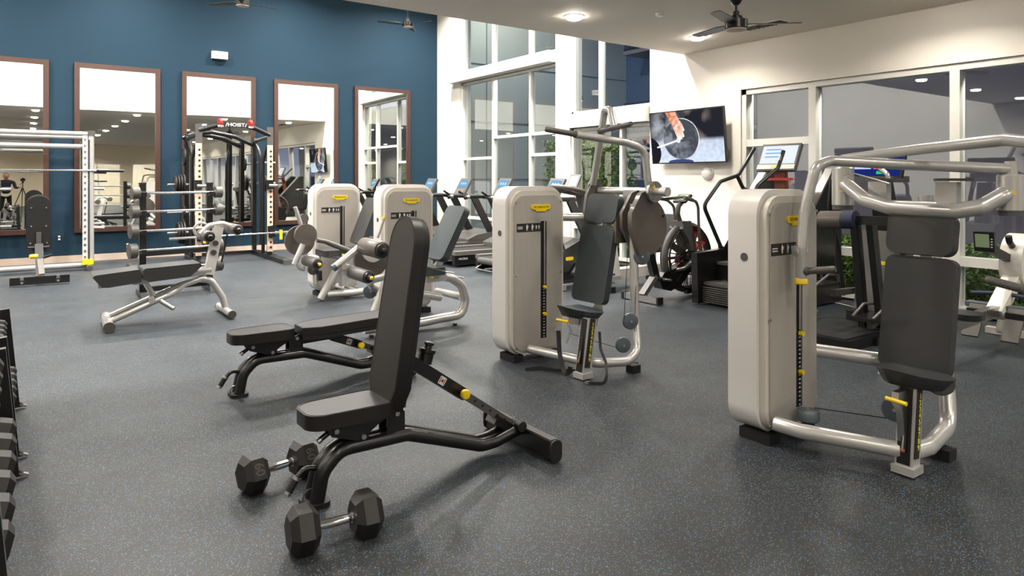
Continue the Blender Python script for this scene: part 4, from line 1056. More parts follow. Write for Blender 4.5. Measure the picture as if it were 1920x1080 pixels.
out = [(0.15 * math.cos(math.radians(q)), 0.24 + 0.15 * math.sin(math.radians(q))) for q in range(0, 181, 15)] + [(-0.15, -0.38), (0.15, -0.38)]
MB().prism(out, Bc, X, bu, 0.035, 0.006, 2).build('pad_backing', 'blacksoft', t)
MB().prism([(x * 1.03, y * 1.02) for x, y in out], Bc + Vector((0, 0.08, 0.008)), X, bu, 0.075, 0.02, 3).build('back_pad', 'blackpad', t)
nn = X.cross(bu)
for (x, y) in ((-0.09, 0.22), (0.09, 0.22), (-0.09, -0.05), (0.09, -0.05), (-0.10, -0.30), (0.10, -0.30)):
    q_ = Bc + X * x + bu * y + nn * 0.035
    MB().cyl(q_, q_ + nn * 0.012, 0.012, seg=12).build('bolt_head', 'chrome', t)
MB().beam(Bc + bu * -0.40 + nn * 0.045, Bc + bu * -0.14 + nn * 0.045, 0.06, 0.03, up=(0, 1, 0), bevel=0.005).build('spine_beam', 'dkgrey', t)
MB().box(Bc + bu * -0.355 + nn * 0.04, (0.26, 0.015, 0.02)).build('cross_plate', 'steel', t)
MB().cyl(c + Vector((-0.12, 0.15, 0.40)), c + Vector((-0.03, 0.18, 0.40)), 0.03, bevel=0.008).build('pull_knob', 'yellow', t)
MB().cyl(c + Vector((0.02, 0.16, 0.37)), c + Vector((0.14, 0.13, 0.41)), 0.02).build('side_handle', 'black', t)

# silver decline bench with rollers
t = thing('decline_bench', 'silver framed decline bench with grey pads and roller post, left of centre', 'bench', (1.2, 8.0, 0))
YD = 8.0
q = lambda px, py, y=YD: Q(px, py, Y=y)
MB().tube([(0.69, 7.70, 0.055), (0.72, 8.32, 0.055)], 0.050, 16).build('front_foot', 'silver', t)
for (y, s) in ((7.70, -1), (8.32, 1)): MB().cyl((0.69 + 0.03 * (s > 0), y, 0.055), (0.69 + 0.03 * (s > 0), y + s * 0.03, 0.055), 0.052, bevel=0.008).build('foot_cap', 'dkgrey', t)
MB().tube([(1.83, 7.70, 0.05), (1.83, 8.30, 0.05)], 0.040, 16).build('rear_foot', 'silver', t)
for (y, s) in ((7.70, -1), (8.30, 1)): MB().cyl((1.83, y, 0.05), (1.83, y + s * 0.025, 0.05), 0.042, bevel=0.006).build('foot_cap', 'dkgrey', t)
for yy in (7.87, 8.13):
    MB().tube([(0.70, yy, 0.075), (1.24, yy, 0.29), (1.40, 8.0 + (yy - 8) * 0.3, 0.37), (1.62, 8.0, 0.43)], 0.030, 14, rad=0.1).build('frame_tube', 'silver', t)
MB().tube([(1.55, 8.0, 0.42), (1.68, 8.0, 0.40), (1.80, 8.0, 0.20), (1.84, 8.0, 0.06)], 0.036, 14, rad=0.12).build('rear_leg', 'silver', t)
MB().tube([(1.08, 7.8, 0.26), (1.13, 8.2, 0.26)], 0.03, 12).build('cross_tube', 'silver', t)
MB().tube([(1.02, 8.0, 0.47), (1.12, 8.0, 0.28)], 0.028, 12).build('adjust_strut', 'steel', t)
MB().tube([(1.16, 7.80, 0.25), (1.27, 7.72, 0.17)], 0.024, 12).build('stub_handle', 'steel', t)
MB().beam((0.62, 8.0, 0.43), (1.62, 8.0, 0.485), 0.075, 0.05, bevel=0.008).build('pad_rail', 'silver', t)
def wedge(name, x0, x1, z0, z1, w, cut, th):
    # side profile polygon (x,z) extruded along Y
    pr_ = [(x0, z0), (x0 + 0.02, z0 + 0.02), (x1 - 0.02, z1 + 0.02), (x1, z1 - 0.01)] + cut
    return MB().prism(pr_, (0, YD + w / 2, 0), X, Z, w, 0.018, 3, ang=20).build(name, 'pad', t, sharp=50)
wedge('seat', 0.56, 0.985, 0.535, 0.565, 0.38, [(0.985, 0.455), (0.70, 0.425), (0.64, 0.43)], 0.08)
wedge('back_pad', 1.0, 1.56, 0.570, 0.590, 0.38, [(1.44, 0.475), (1.06, 0.45), (1.0, 0.49)], 0.08)
MB().box((0.98, 7.90, 0.455), (0.12, 0.05, 0.06), bevel=0.006).build('hinge_plate', 'silver', t)
MB().beam((1.66, 8.0, 0.46), (1.76, 8.0, 0.98), 0.075, 0.10, up=(1, 0, 0), bevel=0.008).build('roller_post', 'silver_lt', t)
MB().tube([(1.54, 8.0, 0.50), (1.68, 8.0, 0.51)], 0.045, 14).build('post_sleeve', 'silver', t)
MB().tube([(1.80, 8.03, 0.58), (1.86, 8.03, 0.88)], 0.012, 8).build('gas_strut', 'black', t)
for z in (0.80, 0.70): MB().cyl((1.70 + (z - 0.7) * 0.2, 7.965, z), (1.70 + (z - 0.7) * 0.2, 7.945, z), 0.030, bevel=0.005).build('selector_dial', 'dkgrey', t)
MB().tube([(1.58, 8.0, 0.90), (1.66, 8.0, 0.99), (1.80, 8.0, 1.01), (1.92, 8.0, 0.96)], 0.032, 14, rad=0.08).build('roller_frame', 'silver', t)
MB().ring((1.585, 8.0, 0.95), (0, 1, 0), 0.075, 0.012, 24, 8).build('handle_loop', 'silver', t)
roller(t, (1.63, 8.22, 0.885), (1.63, 7.82, 0.885), 0.062, name='knee_roller', m='guard')
roller(t, (1.92, 8.22, 0.945), (1.92, 7.82, 0.945), 0.058, name='knee_roller', m='guard')
# ================================================================== dumbbells
def dumbbell(name, label, R, HL, span, num=None, group=None):
    """hex dumbbell lying along X, origin on the floor below the middle"""
    t = thing(name, label, 'dumbbell', (0, 0, 0), group)
    ap = R * math.cos(math.pi / 6)
    for s in (-1, 1):
        c = Vector((s * span / 2, 0, ap))
        hexv = [(R * math.cos(math.radians(60 * k)), R * math.sin(math.radians(60 * k))) for k in range(6)]
        h = MB(); bm = h.bm; L2 = HL / 2; ch = HL * 0.26; k2 = 0.70
        rings = []
        for (dx, k) in ((-L2, k2), (-L2 + ch, 1.0), (L2 - ch, 1.0), (L2, k2)):
            rings.append([bm.verts.new(c + Vector((dx, y * k, z * k))) for y, z in hexv])
        for i in range(3):
            for j in range(6): bm.faces.new((rings[i][j], rings[i][(j + 1) % 6], rings[i + 1][(j + 1) % 6], rings[i + 1][j]))
        bm.faces.new(rings[0]); bm.faces.new(rings[-1])
        h._bev(list(bm.edges), 0.004, 2, 20)
        hd = h.build('head', 'hexrub', t, sharp=25)
        if num:
            n = Vector((0, -math.cos(math.pi / 6), 0.5)); up = Vector((0, 0.5, math.cos(math.pi / 6)))
            text(num, R * 0.62, c + n * (ap + 0.0015), up * -1 if s < 0 else up * -1, X, 'weight_number', 'greyink', hd, 0.0012, bold=0.001)
            bx = MB(); o_ = c + n * (ap + 0.0008)
            bx.prism(rrect(R * 0.98, R * 0.60, 0.006, 3), o_, up * -1, X, 0.0012)
            bx.build('number_plate', 'hexrub', hd)
    g = [(0.0135, -span / 2 + HL * 0.45)]
    for i in range(-10, 11):
        x = i / 10 * (span / 2 - HL * 0.5); r = 0.0155 + 0.0035 * math.cos(i / 10 * math.pi / 2) + (0.0008 if i % 2 else 0)
        g.append((r, x))
    g.append((0.0135, span / 2 - HL * 0.45))
    hn = MB().lathe(g, (0, 0, ap), X, 18).build('handle', 'chrome', t)
    for s in (-1, 1): MB().cyl((s * (span / 2 - HL * 0.5 - 0.004), 0, ap), (s * (span / 2 - HL * 0.5 + 0.006), 0, ap), 0.022).build('collar', 'chrome', hn)
    return t
d = dumbbell('hex_dumbbell', 'black hex dumbbell marked 60 on the floor left of the front bench leg', 0.098, 0.115, 0.262, '60')
put(d, (1.03, 3.41, 0), math.radians(9))
d = dumbbell('hex_dumbbell', 'black hex dumbbell nearest the camera, in front of the bench leg', 0.100, 0.115, 0.262)
put(d, (1.05, 2.715, 0), math.radians(-5))

# rack of dumbbells at the left edge
def db_rack(y0, y1, label):
    t = thing('dumbbell_rack', label, 'dumbbell rack', (-0.35, (y0 + y1) / 2, 0))
    for y in (y0, y1):
        MB().beam((-0.05, y, 0.03), (-0.70, y, 0.03), 0.06, 0.05, bevel=0.006).build('foot', 'black', t)
        MB().beam((-0.045, y, 0.02), (-0.10, y, 0.66), 0.05, 0.07, up=(1, 0, 0), bevel=0.005).build('upright', 'black', t)
        MB().prism([(0, 0), (0.09, 0), (0.0, 0.075)], (-0.065, y + 0.02, 0.012), X, Z, 0.03, 0.002).build('gusset_plate', 'black', t)
        MB().beam((-0.06, y, 0.05), (0.025, y, 0.012), 0.025, 0.012, bevel=0.003).build('foot_brace', 'steel', t)
    for (x, z) in ((-0.16, 0.20), (-0.22, 0.50)):
        MB().box((x - 0.02, (y0 + y1) / 2, z), (0.02, y1 - y0, 0.05), rot=(0, -0.35, 0), bevel=0.004).build('shelf_rail', 'black', t)
        MB().box((x - 0.24, (y0 + y1) / 2, z + 0.06), (0.02, y1 - y0, 0.05), rot=(0, -0.35, 0), bevel=0.004).build('shelf_rail', 'black', t)
db_rack(4.52, 5.50, 'black two-tier dumbbell rack at the left edge, farther section with small dumbbells')
db_rack(2.55, 4.22, 'black two-tier dumbbell rack at the left edge, nearer section with large dumbbells')
protoS = dumbbell('hex_dumbbell', 'x', 0.058, 0.075, 0.20)
protoL = dumbbell('hex_dumbbell', 'x', 0.085, 0.10, 0.25)
lower = [(5.33, 'S', 'farthest'), (5.17, 'S', 'second farthest'), (5.01, 'S', 'third farthest'), (4.85, 'S', 'fourth farthest'), (4.68, 'S', 'fifth farthest'),
         (4.02, 'L', 'first large'), (3.78, 'L', 'second large'), (3.54, 'L', 'third large'), (3.30, 'L', 'fourth large'), (3.06, 'L', 'fifth large'), (2.82, 'L', 'sixth large')]
first = {'S': True, 'L': True}
for (y, k, w_) in lower:
    for tier, (x, z) in (('lower', (-0.20, 0.205)), ('upper', (-0.25, 0.505))):
        src = protoS if k == 'S' else protoL
        o = src if first[k] else copy_tree(src)
        first[k] = False
        put(o, (x + (0.02 if k == 'S' else -0.022), y, z + (0.05 if k == 'L' else 0.045)), 0, 0, math.radians(17))
        o['label'] = '%s black hex dumbbell on the %s tier of the left rack' % (w_, tier); o['group'] = 'hex dumbbells on the left rack'

# ================================================================== smith machine, far left
t = thing('smith_machine', 'silver smith machine standing before the leftmost mirror', 'smith machine', (0.3, 13.6, 0))
YF, YB = 13.25, 14.25
for x in (0.90, -0.42):
    MB().tube([(x + 0.03, YF, 0.10), (x + 0.03, YF, 2.27)], 0.045, 16).build('upright', 'silver', t)
    MB().box((x - 0.055, YF, 1.17), (0.07, 0.06, 2.10), bevel=0.006).build('index_post', 'offwhite', t)
    for i in range(20): MB().cyl((x - 0.055, YF - 0.028, 0.22 + i * 0.102), (x - 0.055, YF - 0.045, 0.22 + i * 0.102), 0.018, seg=10).build('index_peg', 'steel', t)
    MB().tube([(x + 0.005, YF - 0.03, 0.12), (x + 0.005, YF - 0.03, 2.15)], 0.012, 10).build('guide_rod', 'navy', t)
    MB().box((x - 0.02, YF - 0.03, 0.14), (0.15, 0.09, 0.085), bevel=0.01).build('end_stop', 'yellow', t)
    MB().tube([(x, YF, 0.07), (x + 0.02, YB, 0.07)], 0.045, 14).build('floor_tube', 'silver', t)
    MB().tube([(x, YF + 0.02, 0.07), (x, YF - 0.16, 0.045)], 0.045, 14).build('foot_tube', 'dkgrey', t)
    MB().tube([(x + 0.02, YF, 2.24), (x + 0.02, YB, 2.24)], 0.045, 14).build('top_side_tube', 'silver', t)
    MB().tube([(x + 0.02, YB, 0.05), (x + 0.02, YB, 2.27)], 0.045, 14).build('upright', 'silver', t)
    MB().cyl((x + 0.03, YF, 2.22), (x + 0.03, YF, 2.30), 0.06, bevel=0.02).build('top_cap', 'dkgrey', t)
    for z, r in ((1.33, 0.14), (0.72, 0.20)):
        MB().tube([(x + 0.04, YB - 0.25, z), (x + 0.28, YB - 0.25, z)], 0.022, 10).build('plate_peg', 'steel', t)
        MB().cyl((x + 0.07, YB - 0.25, z), (x + 0.11, YB - 0.25, z), r, bevel=0.01).build('stored_plate', 'blacksoft', t)
MB().tube([(-0.40, YF, 2.245), (0.88, YF, 2.245)], 0.040, 16).build('top_tube', 'silver', t)
MB().tube([(-0.40, YF + 0.1, 2.04), (0.84, YF + 0.1, 2.04)], 0.040, 16).build('top_tube', 'silver', t)
MB().tube([(-0.40, YB, 2.24), (0.92, YB, 2.24)], 0.040, 16).build('top_tube', 'silver', t)
MB().tube([(-0.5, YF + 0.05, 0.085), (0.88, YF + 0.05, 0.085)], 0.045, 16).build('floor_tube', 'silver', t)
bar = MB().tube([(-0.9, YF - 0.05, 1.645), (1.0, YF - 0.05, 1.645)], 0.016, 12).build('barbell', 'chrome', t)
MB().tube([(1.0, YF - 0.05, 1.645), (1.40, YF - 0.05, 1.64)], 0.026, 12).build('bar_sleeve', 'black', bar)
MB().cyl((1.0, YF - 0.05, 1.645), (1.03, YF - 0.05, 1.645), 0.04).build('bar_collar', 'black', bar)
MB().tube([(0.95, YF, 1.47), (1.16, YF, 1.47)], 0.018, 10).build('safety_arm', 'black', t)
MB().tube([(0.95, YF, 0.70), (1.12, YF, 0.69)], 0.020, 10).build('safety_arm', 'silver', t)

# ================================================================== fixed barbell rack
t = thing('barbell_rack', 'black upright rack holding five fixed straight barbells, behind the decline bench', 'barbell rack', (1.7, 9.9, 0))
pA, pB = Vector((1.25, 9.82, 0)), Vector((2.08, 9.98, 0))
for p_ in (pA, pB):
    MB().beam(p_ + Z * 0.02, p_ + Z * 1.44, 0.075, 0.07, up=(0, 1, 0), bevel=0.005).build('upright', 'black', t)
    MB().beam(p_ + Vector((0, -0.30, 0.035)), p_ + Vector((0, 0.30, 0.035)), 0.08, 0.06, bevel=0.008).build('foot', 'black', t)
    MB().box(p_ + Vector((0, -0.31, 0.05)), (0.11, 0.04, 0.09), bevel=0.008).build('foot_cap', 'steel', t)
    MB().box(p_ + Z * 1.445, (0.08, 0.08, 0.02), bevel=0.004).build('post_cap', 'blacksoft', t)
MB().beam(pA + Z * 0.09, pB + Z * 0.09, 0.06, 0.06, bevel=0.005).build('cross_beam', 'black', t)
MB().beam(pA + Z * 0.55, pB + Z * 0.55, 0.06, 0.07, bevel=0.005).build('cross_beam', 'black', t)
zs = [1.325, 1.09, 0.845, 0.60, 0.35]
wl = ['top', 'second', 'middle', 'fourth', 'lowest']
dirv = (pB - pA).normalized()
for i, z in enumerate(zs):
    for p_ in (pA, pB):
        MB().box(p_ + Vector((0, -0.09, z - 0.035)), (0.06, 0.12, 0.02), bevel=0.003).build('cradle', 'black', t)
        MB().box(p_ + Vector((0, -0.145, z - 0.015)), (0.06, 0.012, 0.05), bevel=0.003).build('cradle_lip', 'black', t)
    b = thing('fixed_barbell', 'chrome fixed barbell with black ends, %s in the barbell rack' % wl[i], 'barbell', (1.69, 9.8, z), 'fixed barbells in the rack')
    a0 = pA + Vector((0, -0.10, z)) - dirv * 0.055 - X * 0.010 * i; b0_ = pB + Vector((0, -0.10, z)) + dirv * 0.05
    MB().tube([a0, b0_], 0.0165, 14).build('bar', 'chrome', b)
    for e, s in ((a0, -1), (b0_, 1)):
        h = MB().cyl(e, e + dirv * s * 0.085, 0.076 + 0.006 * i, bevel=0.008, seg=28).build('weight_head', 'dkgrey', b)
        MB().cyl(e + dirv * s * 0.085, e + dirv * s * 0.089, 0.05).build('end_disc', 'guard', h)
        MB().cyl(e - dirv * s * 0.02, e, 0.028).build('collar', 'chrome', b)

# ================================================================== power rack
t = thing('power_rack', 'black power rack with pale slotted strips and arched pull-up bar before the third mirror', 'power rack', (3.1, 13.6, 0))
YF = 13.15; YR = 14.2
def slots(mb, x, y, z0, z1):
    z = z0
    while z < z1:
        mb.box((x, y, z), (0.035, 0.012, 0.035), rot=(0, 0.5, 0)); z += 0.095
for x, s in ((2.555, -1), (3.80, 1)):
    MB().box((x, YF, 1.25), (0.075, 0.09, 2.42), bevel=0.006).build('upright', 'black', t)
    MB().box((x, YF - 0.048, 2.30), (0.115, 0.012, 0.36), bevel=0.004).build('head_plate', 'dkgrey', t)
    MB().box((x - 0.005, YF - 0.052, 1.14), (0.105, 0.014, 2.0), bevel=0.003).build('slotted_strip', 'wood', t)
    sl = MB(); slots(sl, x + 0.008, YF - 0.062, 0.22, 2.1); sl.build('slot_marks', 'ink', t, kind='stuff')
    MB().tube([(x - 0.09, YF + 0.1, 0.1), (x - 0.09, YF + 0.1, 1.85), (x - 0.03, YF + 0.05, 2.12)], 0.032, 12, rad=0.2).build('side_tube', 'black', t)
    MB().box((x, YR, 1.2), (0.075, 0.09, 2.3), bevel=0.006).build('upright', 'black', t)
    MB().tube([(x, YR - 0.05, 2.3), (x + 0.04, YR - 0.3, 2.0), (x + 0.05, YR - 0.35, 0.2)], 0.032, 12, rad=0.3).build('rear_tube', 'black', t)
    MB().box((x + 0.02, (12.05 + YR) / 2, 0.04), (0.16 if s > 0 else 0.12, YR - 12.05, 0.07), bevel=0.008).build('base_rail', 'black', t)
    MB().box((x + 0.02, 12.03, 0.04), (0.20, 0.03, 0.09), bevel=0.006).build('rail_end', 'dkgrey', t)
    MB().box((x - 0.02, YF - 0.09, 1.40), (0.11, 0.10, 0.17), bevel=0.02).build('bar_hook', 'black', t)
    MB().cyl((x - 0.05, YF - 0.14, 1.38), (x + 0.10, YF - 0.14, 1.38), 0.03).build('hook_pin', 'steel', t)
    MB().tube([(x, YF, 2.3), (x, YR, 2.26)], 0.035, 12).build('top_side_tube', 'black', t)
    MB().prism([(-0.08, 0.1), (0.10, 0.12), (0.06, -0.10), (-0.06, -0.12)], (x + 0.02, YF - 0.08, 0.52), X, Z, 0.03, 0.006).build('spotter_arm', 'black', t)
MB().tube([(2.555, YF - 0.03, 2.37), (2.85, YF - 0.03, 2.47), (3.0, YF - 0.03, 2.50), (3.36, YF - 0.03, 2.49), (3.55, YF - 0.03, 2.44), (3.80, YF - 0.03, 2.33)], 0.045, 14, rad=0.2).build('pull_up_bar', 'black', t)
MB().tube([(2.48, YR, 2.28), (2.7, YR, 2.38), (3.0, YR, 2.42), (3.45, YR, 2.34), (3.80, YR, 2.18)], 0.045, 14, rad=0.2).build('rear_arch', 'black', t)
sg = MB().box((3.18, YF - 0.082, 2.49), (0.42, 0.012, 0.085), bevel=0.004).build('maker_plate', 'black', t)
text('HOIST', 0.085, (3.18, YF - 0.0895, 2.49), X, Z, 'maker_lettering', 'whiteink', sg, 0.001, bold=0.002, sx=1.25)
for s in (-1, 1): MB().box((3.18 + s * 0.17, YF - 0.089, 2.49), (0.012, 0.002, 0.07), rot=(0, 0.4, 0)).build('stripe', 'whiteink', sg)
for x in (2.91, 3.44):
    g_ = MB().ring((x, YF - 0.05, 2.53), (1, 0.2, 0), 0.045, 0.028, 16, 10).build('grip_ball', 'red', t)
    MB().box((x, YF - 0.05, 2.46), (0.10, 0.10, 0.04), bevel=0.01).build('grip_mount', 'chrome', t)
MB().box((3.2, YR - 0.05, 0.05), (1.2, 0.08, 0.06)).build('rear_cross_beam', 'black', t)
pegs = [(2.55, -1, 1.40, 'b'), (2.55, -1, 0.88, 'n'), (2.55, -1, 0.50, 'b'), (3.80, 1, 1.83, 'n'), (3.80, 1, 1.42, 'n')]
for (x, s, z, k) in pegs:
    MB().tube([(x, YR - 0.2, z), (x + s * 0.36, YR - 0.2, z)], 0.022, 10).build('plate_peg', 'steel', t)
def plate(x, y, z, r, label, th=0.035):
    p_ = thing('weight_plate', label, 'weight plate', (x, y, z), 'black plates on the power rack pegs')
    MB().lathe([(0.03, -th / 2), (r * 0.45, -th / 2 + 0.004), (r * 0.55, -th * 0.25), (r * 0.82, -th * 0.25), (r * 0.88, -th / 2), (r, -th / 2 + 0.004), (r, th / 2 - 0.004), (r * 0.88, th / 2), (r * 0.82, th * 0.25), (r * 0.55, th * 0.25), (r * 0.45, th / 2), (0.03, th / 2)], (x, y, z), X, 28).build('disc', 'blacksoft', p_)
    MB().ring((x, y, z), X, 0.035, 0.008, 16, 6).build('hub_ring', 'steel', p_)
YP = YR - 0.2
for i in range(4): plate(2.46 - i * 0.045, YP, 1.40, 0.20 - 0.012 * i, '%s of four black weight plates on the rack upper left peg' % ('innermost', 'second', 'third', 'outermost')[i])
for i in range(3): plate(2.46 - i * 0.045, YP, 0.50, 0.22 - 0.01 * i, '%s of three black weight plates on the rack lower left peg' % ('innermost', 'middle', 'outermost')[i])
plate(2.47, YP, 1.92, 0.17, 'single black plate high on the rack left side'); plate(2.47, YP, 0.88, 0.12, 'small black plate on the rack middle left peg')
plate(3.90, YP, 1.83, 0.15, 'single black plate high on the rack right side')
for i in range(2): plate(3.90 + i * 0.045, YP, 1.42, 0.17, '%s of two black weight plates on the rack right middle peg' % ('inner', 'outer')[i])
b = thing('barbell', 'long chrome barbell lying low across the front of the black power rack', 'barbell', (3.1, 12.9, 0.52), None)
MB().tube([(2.05, 12.96, 0.475), (2.52, 12.96, 0.48)], 0.025, 14).build('sleeve', 'chrome', b)
MB().tube([(2.52, 12.96, 0.48), (3.86, 12.96, 0.50)], 0.016, 14).build('bar', 'chrome', b)
MB().tube([(3.86, 12.96, 0.50), (4.32, 12.96, 0.505)], 0.025, 14).build('sleeve', 'chrome', b)
MB().cyl((2.51, 12.96, 0.48), (2.54, 12.96, 0.48), 0.036).build('collar', 'chrome', b); MB().cyl((3.84, 12.96, 0.50), (3.87, 12.96, 0.50), 0.036).build('collar', 'chrome', b)
for x in (2.62, 3.95):
    MB().box((x, 12.94, 0.46), (0.05, 0.03, 0.18), bevel=0.012).build('lock_clip', 'yellow', b)

# ================================================================== treadmills by the tall window
def treadmill(yc, x0, label):
    t = thing('treadmill', label, 'treadmill', (x0 + 1, yc, 0), 'treadmills by the tall window')
    y = lambda s: yc + s
    for s in (-0.40, 0.40):
        MB().box((x0 + 0.95, y(s), 0.235), (1.9, 0.12, 0.07), bevel=0.02).build('side_rail', 'belt', t)
        MB().box((x0 + 0.93, y(s * 1.03), 0.12), (1.86, 0.08, 0.17), bevel=0.02).build('side_skirt', 'black', t)
        MB().cyl((x0 + 0.1, y(s), 0.04), (x0 + 0.1, y(s), 0), 0.03).build('rubber_foot', 'blacksoft', t)
    MB().box((x0 + 0.93, yc, 0.215), (1.84, 0.68, 0.05), bevel=0.02).build('running_belt', 'blacksoft', t)
    MB().cyl((x0 + 0.03, y(-0.36), 0.18), (x0 + 0.03, y(0.36), 0.18), 0.06).build('rear_roller_cover', 'dkgrey', t)
    MB().prism([(0, 0), (1.0, 0), (1.04, 0.1), (0.95, 0.24), (0.72, 0.27), (0.2, 0.20), (0.0, 0.12)], (x0 + 1.15, y(0.44), 0.20), X, Z, 0.88, 0.035, 4).build('motor_hood', 'dkgrey', t)
    for s in (-0.40, 0.40):
        MB().beam((x0 + 1.82, y(s), 0.24), (x0 + 1.30, y(s), 1.16), 0.06, 0.13, bevel=0.015).build('upright', 'black', t)
        MB().tube([(x0 + 0.72, y(s), 1.15), (x0 + 0.86, y(s), 1.175), (x0 + 1.40, y(s), 1.17)], 0.034, 14).build('handrail', 'black', t)
        MB().cyl((x0 + 0.76, y(s), 1.16), (x0 + 0.82, y(s), 1.17), 0.037).build('rail_collar', 'steel', t)
        MB().tube([(x0 + 1.18, y(s * 0.8), 1.18), (x0 + 1.02, y(s * 0.7), 1.26)], 0.02, 10).build('stick_control', 'black', t)
    MB().prism([(-0.12, 0), (0.18, 0), (0.20, 0.05), (-0.10, 0.06)], (x0 + 1.25, y(0.42), 1.13), X, Z, 0.84, 0.02).build('console_bridge', 'black', t)
    n = Vector((-0.86, -0.05, 0.5)).normalized(); up = Vector((0.5, 0, 0.86))
    c = Vector((x0 + 1.30, yc, 1.33)); u = up.cross(n).normalized()
    R_ = Matrix((u, (up - n * up.dot(n)).normalized(), n)).transposed()
    cs = MB().box(c, (0.36, 0.40, 0.05), rot=R_, bevel=0.015).build('console', 'dkgrey', t)
    MB().box(c + R_ @ Vector((0, 0.07, 0.027)), (0.27, 0.17, 0.004), rot=R_).build('screen', 'scr_blue', cs)
    for i in range(3): MB().box(c + R_ @ Vector((-0.07 + i * 0.07, 0.08, 0.030)), (0.035, 0.05, 0.002), rot=R_).build('screen_readout', 'scr_white', cs)
    MB().box(c + R_ @ Vector((0, -0.10, 0.027)), (0.26, 0.11, 0.006), rot=R_, bevel=0.002).build('keypad', 'belt', cs)
    MB().cyl(c + R_ @ Vector((0, -0.10, 0.03)), c + R_ @ Vector((0, -0.10, 0.045)), 0.022).build('dial', 'dkgrey', cs)
    MB().beam((x0 + 1.30, yc, 1.14), c - n * 0.03 - Z * 0.1, 0.2, 0.06, up=(1, 0, 0)).build('console_neck', 'black', t)
    return t
treadmill(13.2, 5.95, 'farthest dark treadmill, beside the white corner of the blue wall')
treadmill(11.8, 5.95, 'second farthest treadmill, its blue console against the left window pane')
tm = treadmill(10.4, 5.95, 'treadmill whose black side skirt shows between the two tower machines')
text('MATRIX', 0.05, (6.12, 10.4 - 0.4515, 0.14), X, Z, 'side_lettering', 'whiteink', tm, 0.001)
t_ = treadmill(9.0, 6.05, 'nearest treadmill, mostly hidden by the middle tower machine')
MB().tube([(6.06, 8.72, 0.12), (5.93, 8.72, 0.06), (5.93, 9.28, 0.06), (6.06, 9.28, 0.12)], 0.012, 8, rad=0.04).build('rear_guard_wire', 'steel', t_)

# ================================================================== bikes by the lower window
def P3(o, a):
    o = Vector(o); ca, sa = math.cos(a), math.sin(a)
    return lambda x, y, z: Vector((o.x + x * ca - y * sa, o.y + x * sa + y * ca, z))
t = thing('exercise_bike', 'upright exercise bike with oval handlebar behind the middle tower', 'exercise bike', (6.3, 7.5, 0))
P = P3((5.85, 7.28, 0), 0.12)
MB().beam(P(0, -0.28, 0.05), P(0, 0.28, 0.05), 0.09, 0.08, bevel=0.015).build('rear_foot', 'silver', t)
MB().beam(P(1.05, -0.26, 0.05), P(1.05, 0.26, 0.05), 0.09, 0.08, bevel=0.015).build('front_foot', 'silver', t)
MB().beam(P(0.0, 0, 0.09), P(1.05, 0, 0.09), 0.10, 0.08, bevel=0.01).build('base_beam', 'dkgrey', t)
MB().tube([P(0.03, 0, 0.08), P(0.12, 0, 0.30), P(0.22, 0, 0.45), P(0.20, 0, 0.62)], 0.04, 14, rad=0.1).build('frame_tube', 'silver', t)
MB().prism([(0.12, 0.12), (0.95, 0.12), (1.02, 0.35), (0.90, 0.60), (0.6, 0.66), (0.2, 0.52), (0.1, 0.35)], P(0, 0.09, 0), P(1, 0, 0) - P(0, 0, 0), Z, 0.18, 0.03, 3).build('crank_housing', 'black', t)
MB().beam(P(0.25, 0, 0.52), P(0.14, 0, 0.74), 0.075, 0.075, up=(1, 0, 0), bevel=0.01).build('seat_sleeve', 'ink', t)
MB().tube([P(0.16, 0, 0.70), P(0.08, 0, 0.92)], 0.032, 12).build('seat_post', 'silver', t)
MB().prism([(-0.14, -0.13), (0.0, -0.12), (0.14, -0.03), (0.14, 0.03), (0.0, 0.12), (-0.14, 0.13)], P(0.06, 0, 0.92), P(1, 0, 0) - P(0, 0, 0), P(0, 1, 0) - P(0, 0, 0), 0.07, 0.025, 3).build('saddle', 'black', t)
MB().beam(P(0.85, 0, 0.50), P(0.62, 0, 1.30), 0.10, 0.07, up=(1, 0, 0), bevel=0.02).build('mast', 'dkgrey', t)
bd = MB().prism(rrect(0.16, 0.05, 0.024, 5), P(0.30, -0.098, 0.40), P(1, 0, 0) - P(0, 0, 0), Z, 0.008, 0.002).build('badge', 'yellow', t)
MB().ring(P(0.40, 0, 1.345), (0.25, 0, 1), 0.24, 0.034, 36, 10, sc=(0.85, 1.0)).build('handlebar_ring', 'guard', t)
MB().prism(rrect(0.20, 0.30, 0.06, 5), P(0.44, 0, 1.33), X, Yv, 0.035, 0.012).build('console_tray', 'black', t)
n = Vector((-0.75, -0.3, 0.6)).normalized(); up = Vector((0.6, 0.2, 0.8)); u = up.cross(n).normalized()
R_ = Matrix((u, (up - n * up.dot(n)).normalized(), n)).transposed()
cs = MB().box(P(0.50, 0, 1.46), (0.17, 0.24, 0.035), rot=R_, bevel=0.01).build('console', 'dkgrey', t)
MB().box(P(0.50, 0, 1.46) + n * 0.02, (0.12, 0.17, 0.003), rot=R_).build('screen', 'offwhite', cs)
for s in (-1, 1):
    MB().beam(P(0.45, s * 0.12, 0.32), P(0.45 + s * 0.12, s * 0.12, 0.20), 0.02, 0.035).build('crank_arm', 'steel', t)
    MB().box(P(0.45 + s * 0.12, s * 0.18, 0.20), (0.10, 0.09, 0.03), bevel=0.006).build('pedal', 'steel', t)
t = thing('recumbent_bike', 'low exercise bike with white casing by the lower window, behind the cam guard', 'exercise bike', (6.9, 7.0, 0))
P = P3((6.25, 6.75, 0), 0.10)
MB().box(P(0.75, 0, 0.20), (1.35, 0.16, 0.14), rot=(0, 0, 0.10), bevel=0.04, seg=3).build('base_beam', 'offwhite', t)
MB().beam(P(0.05, -0.24, 0.04), P(0.05, 0.24, 0.04), 0.09, 0.07, bevel=0.015).build('front_foot', 'black', t)
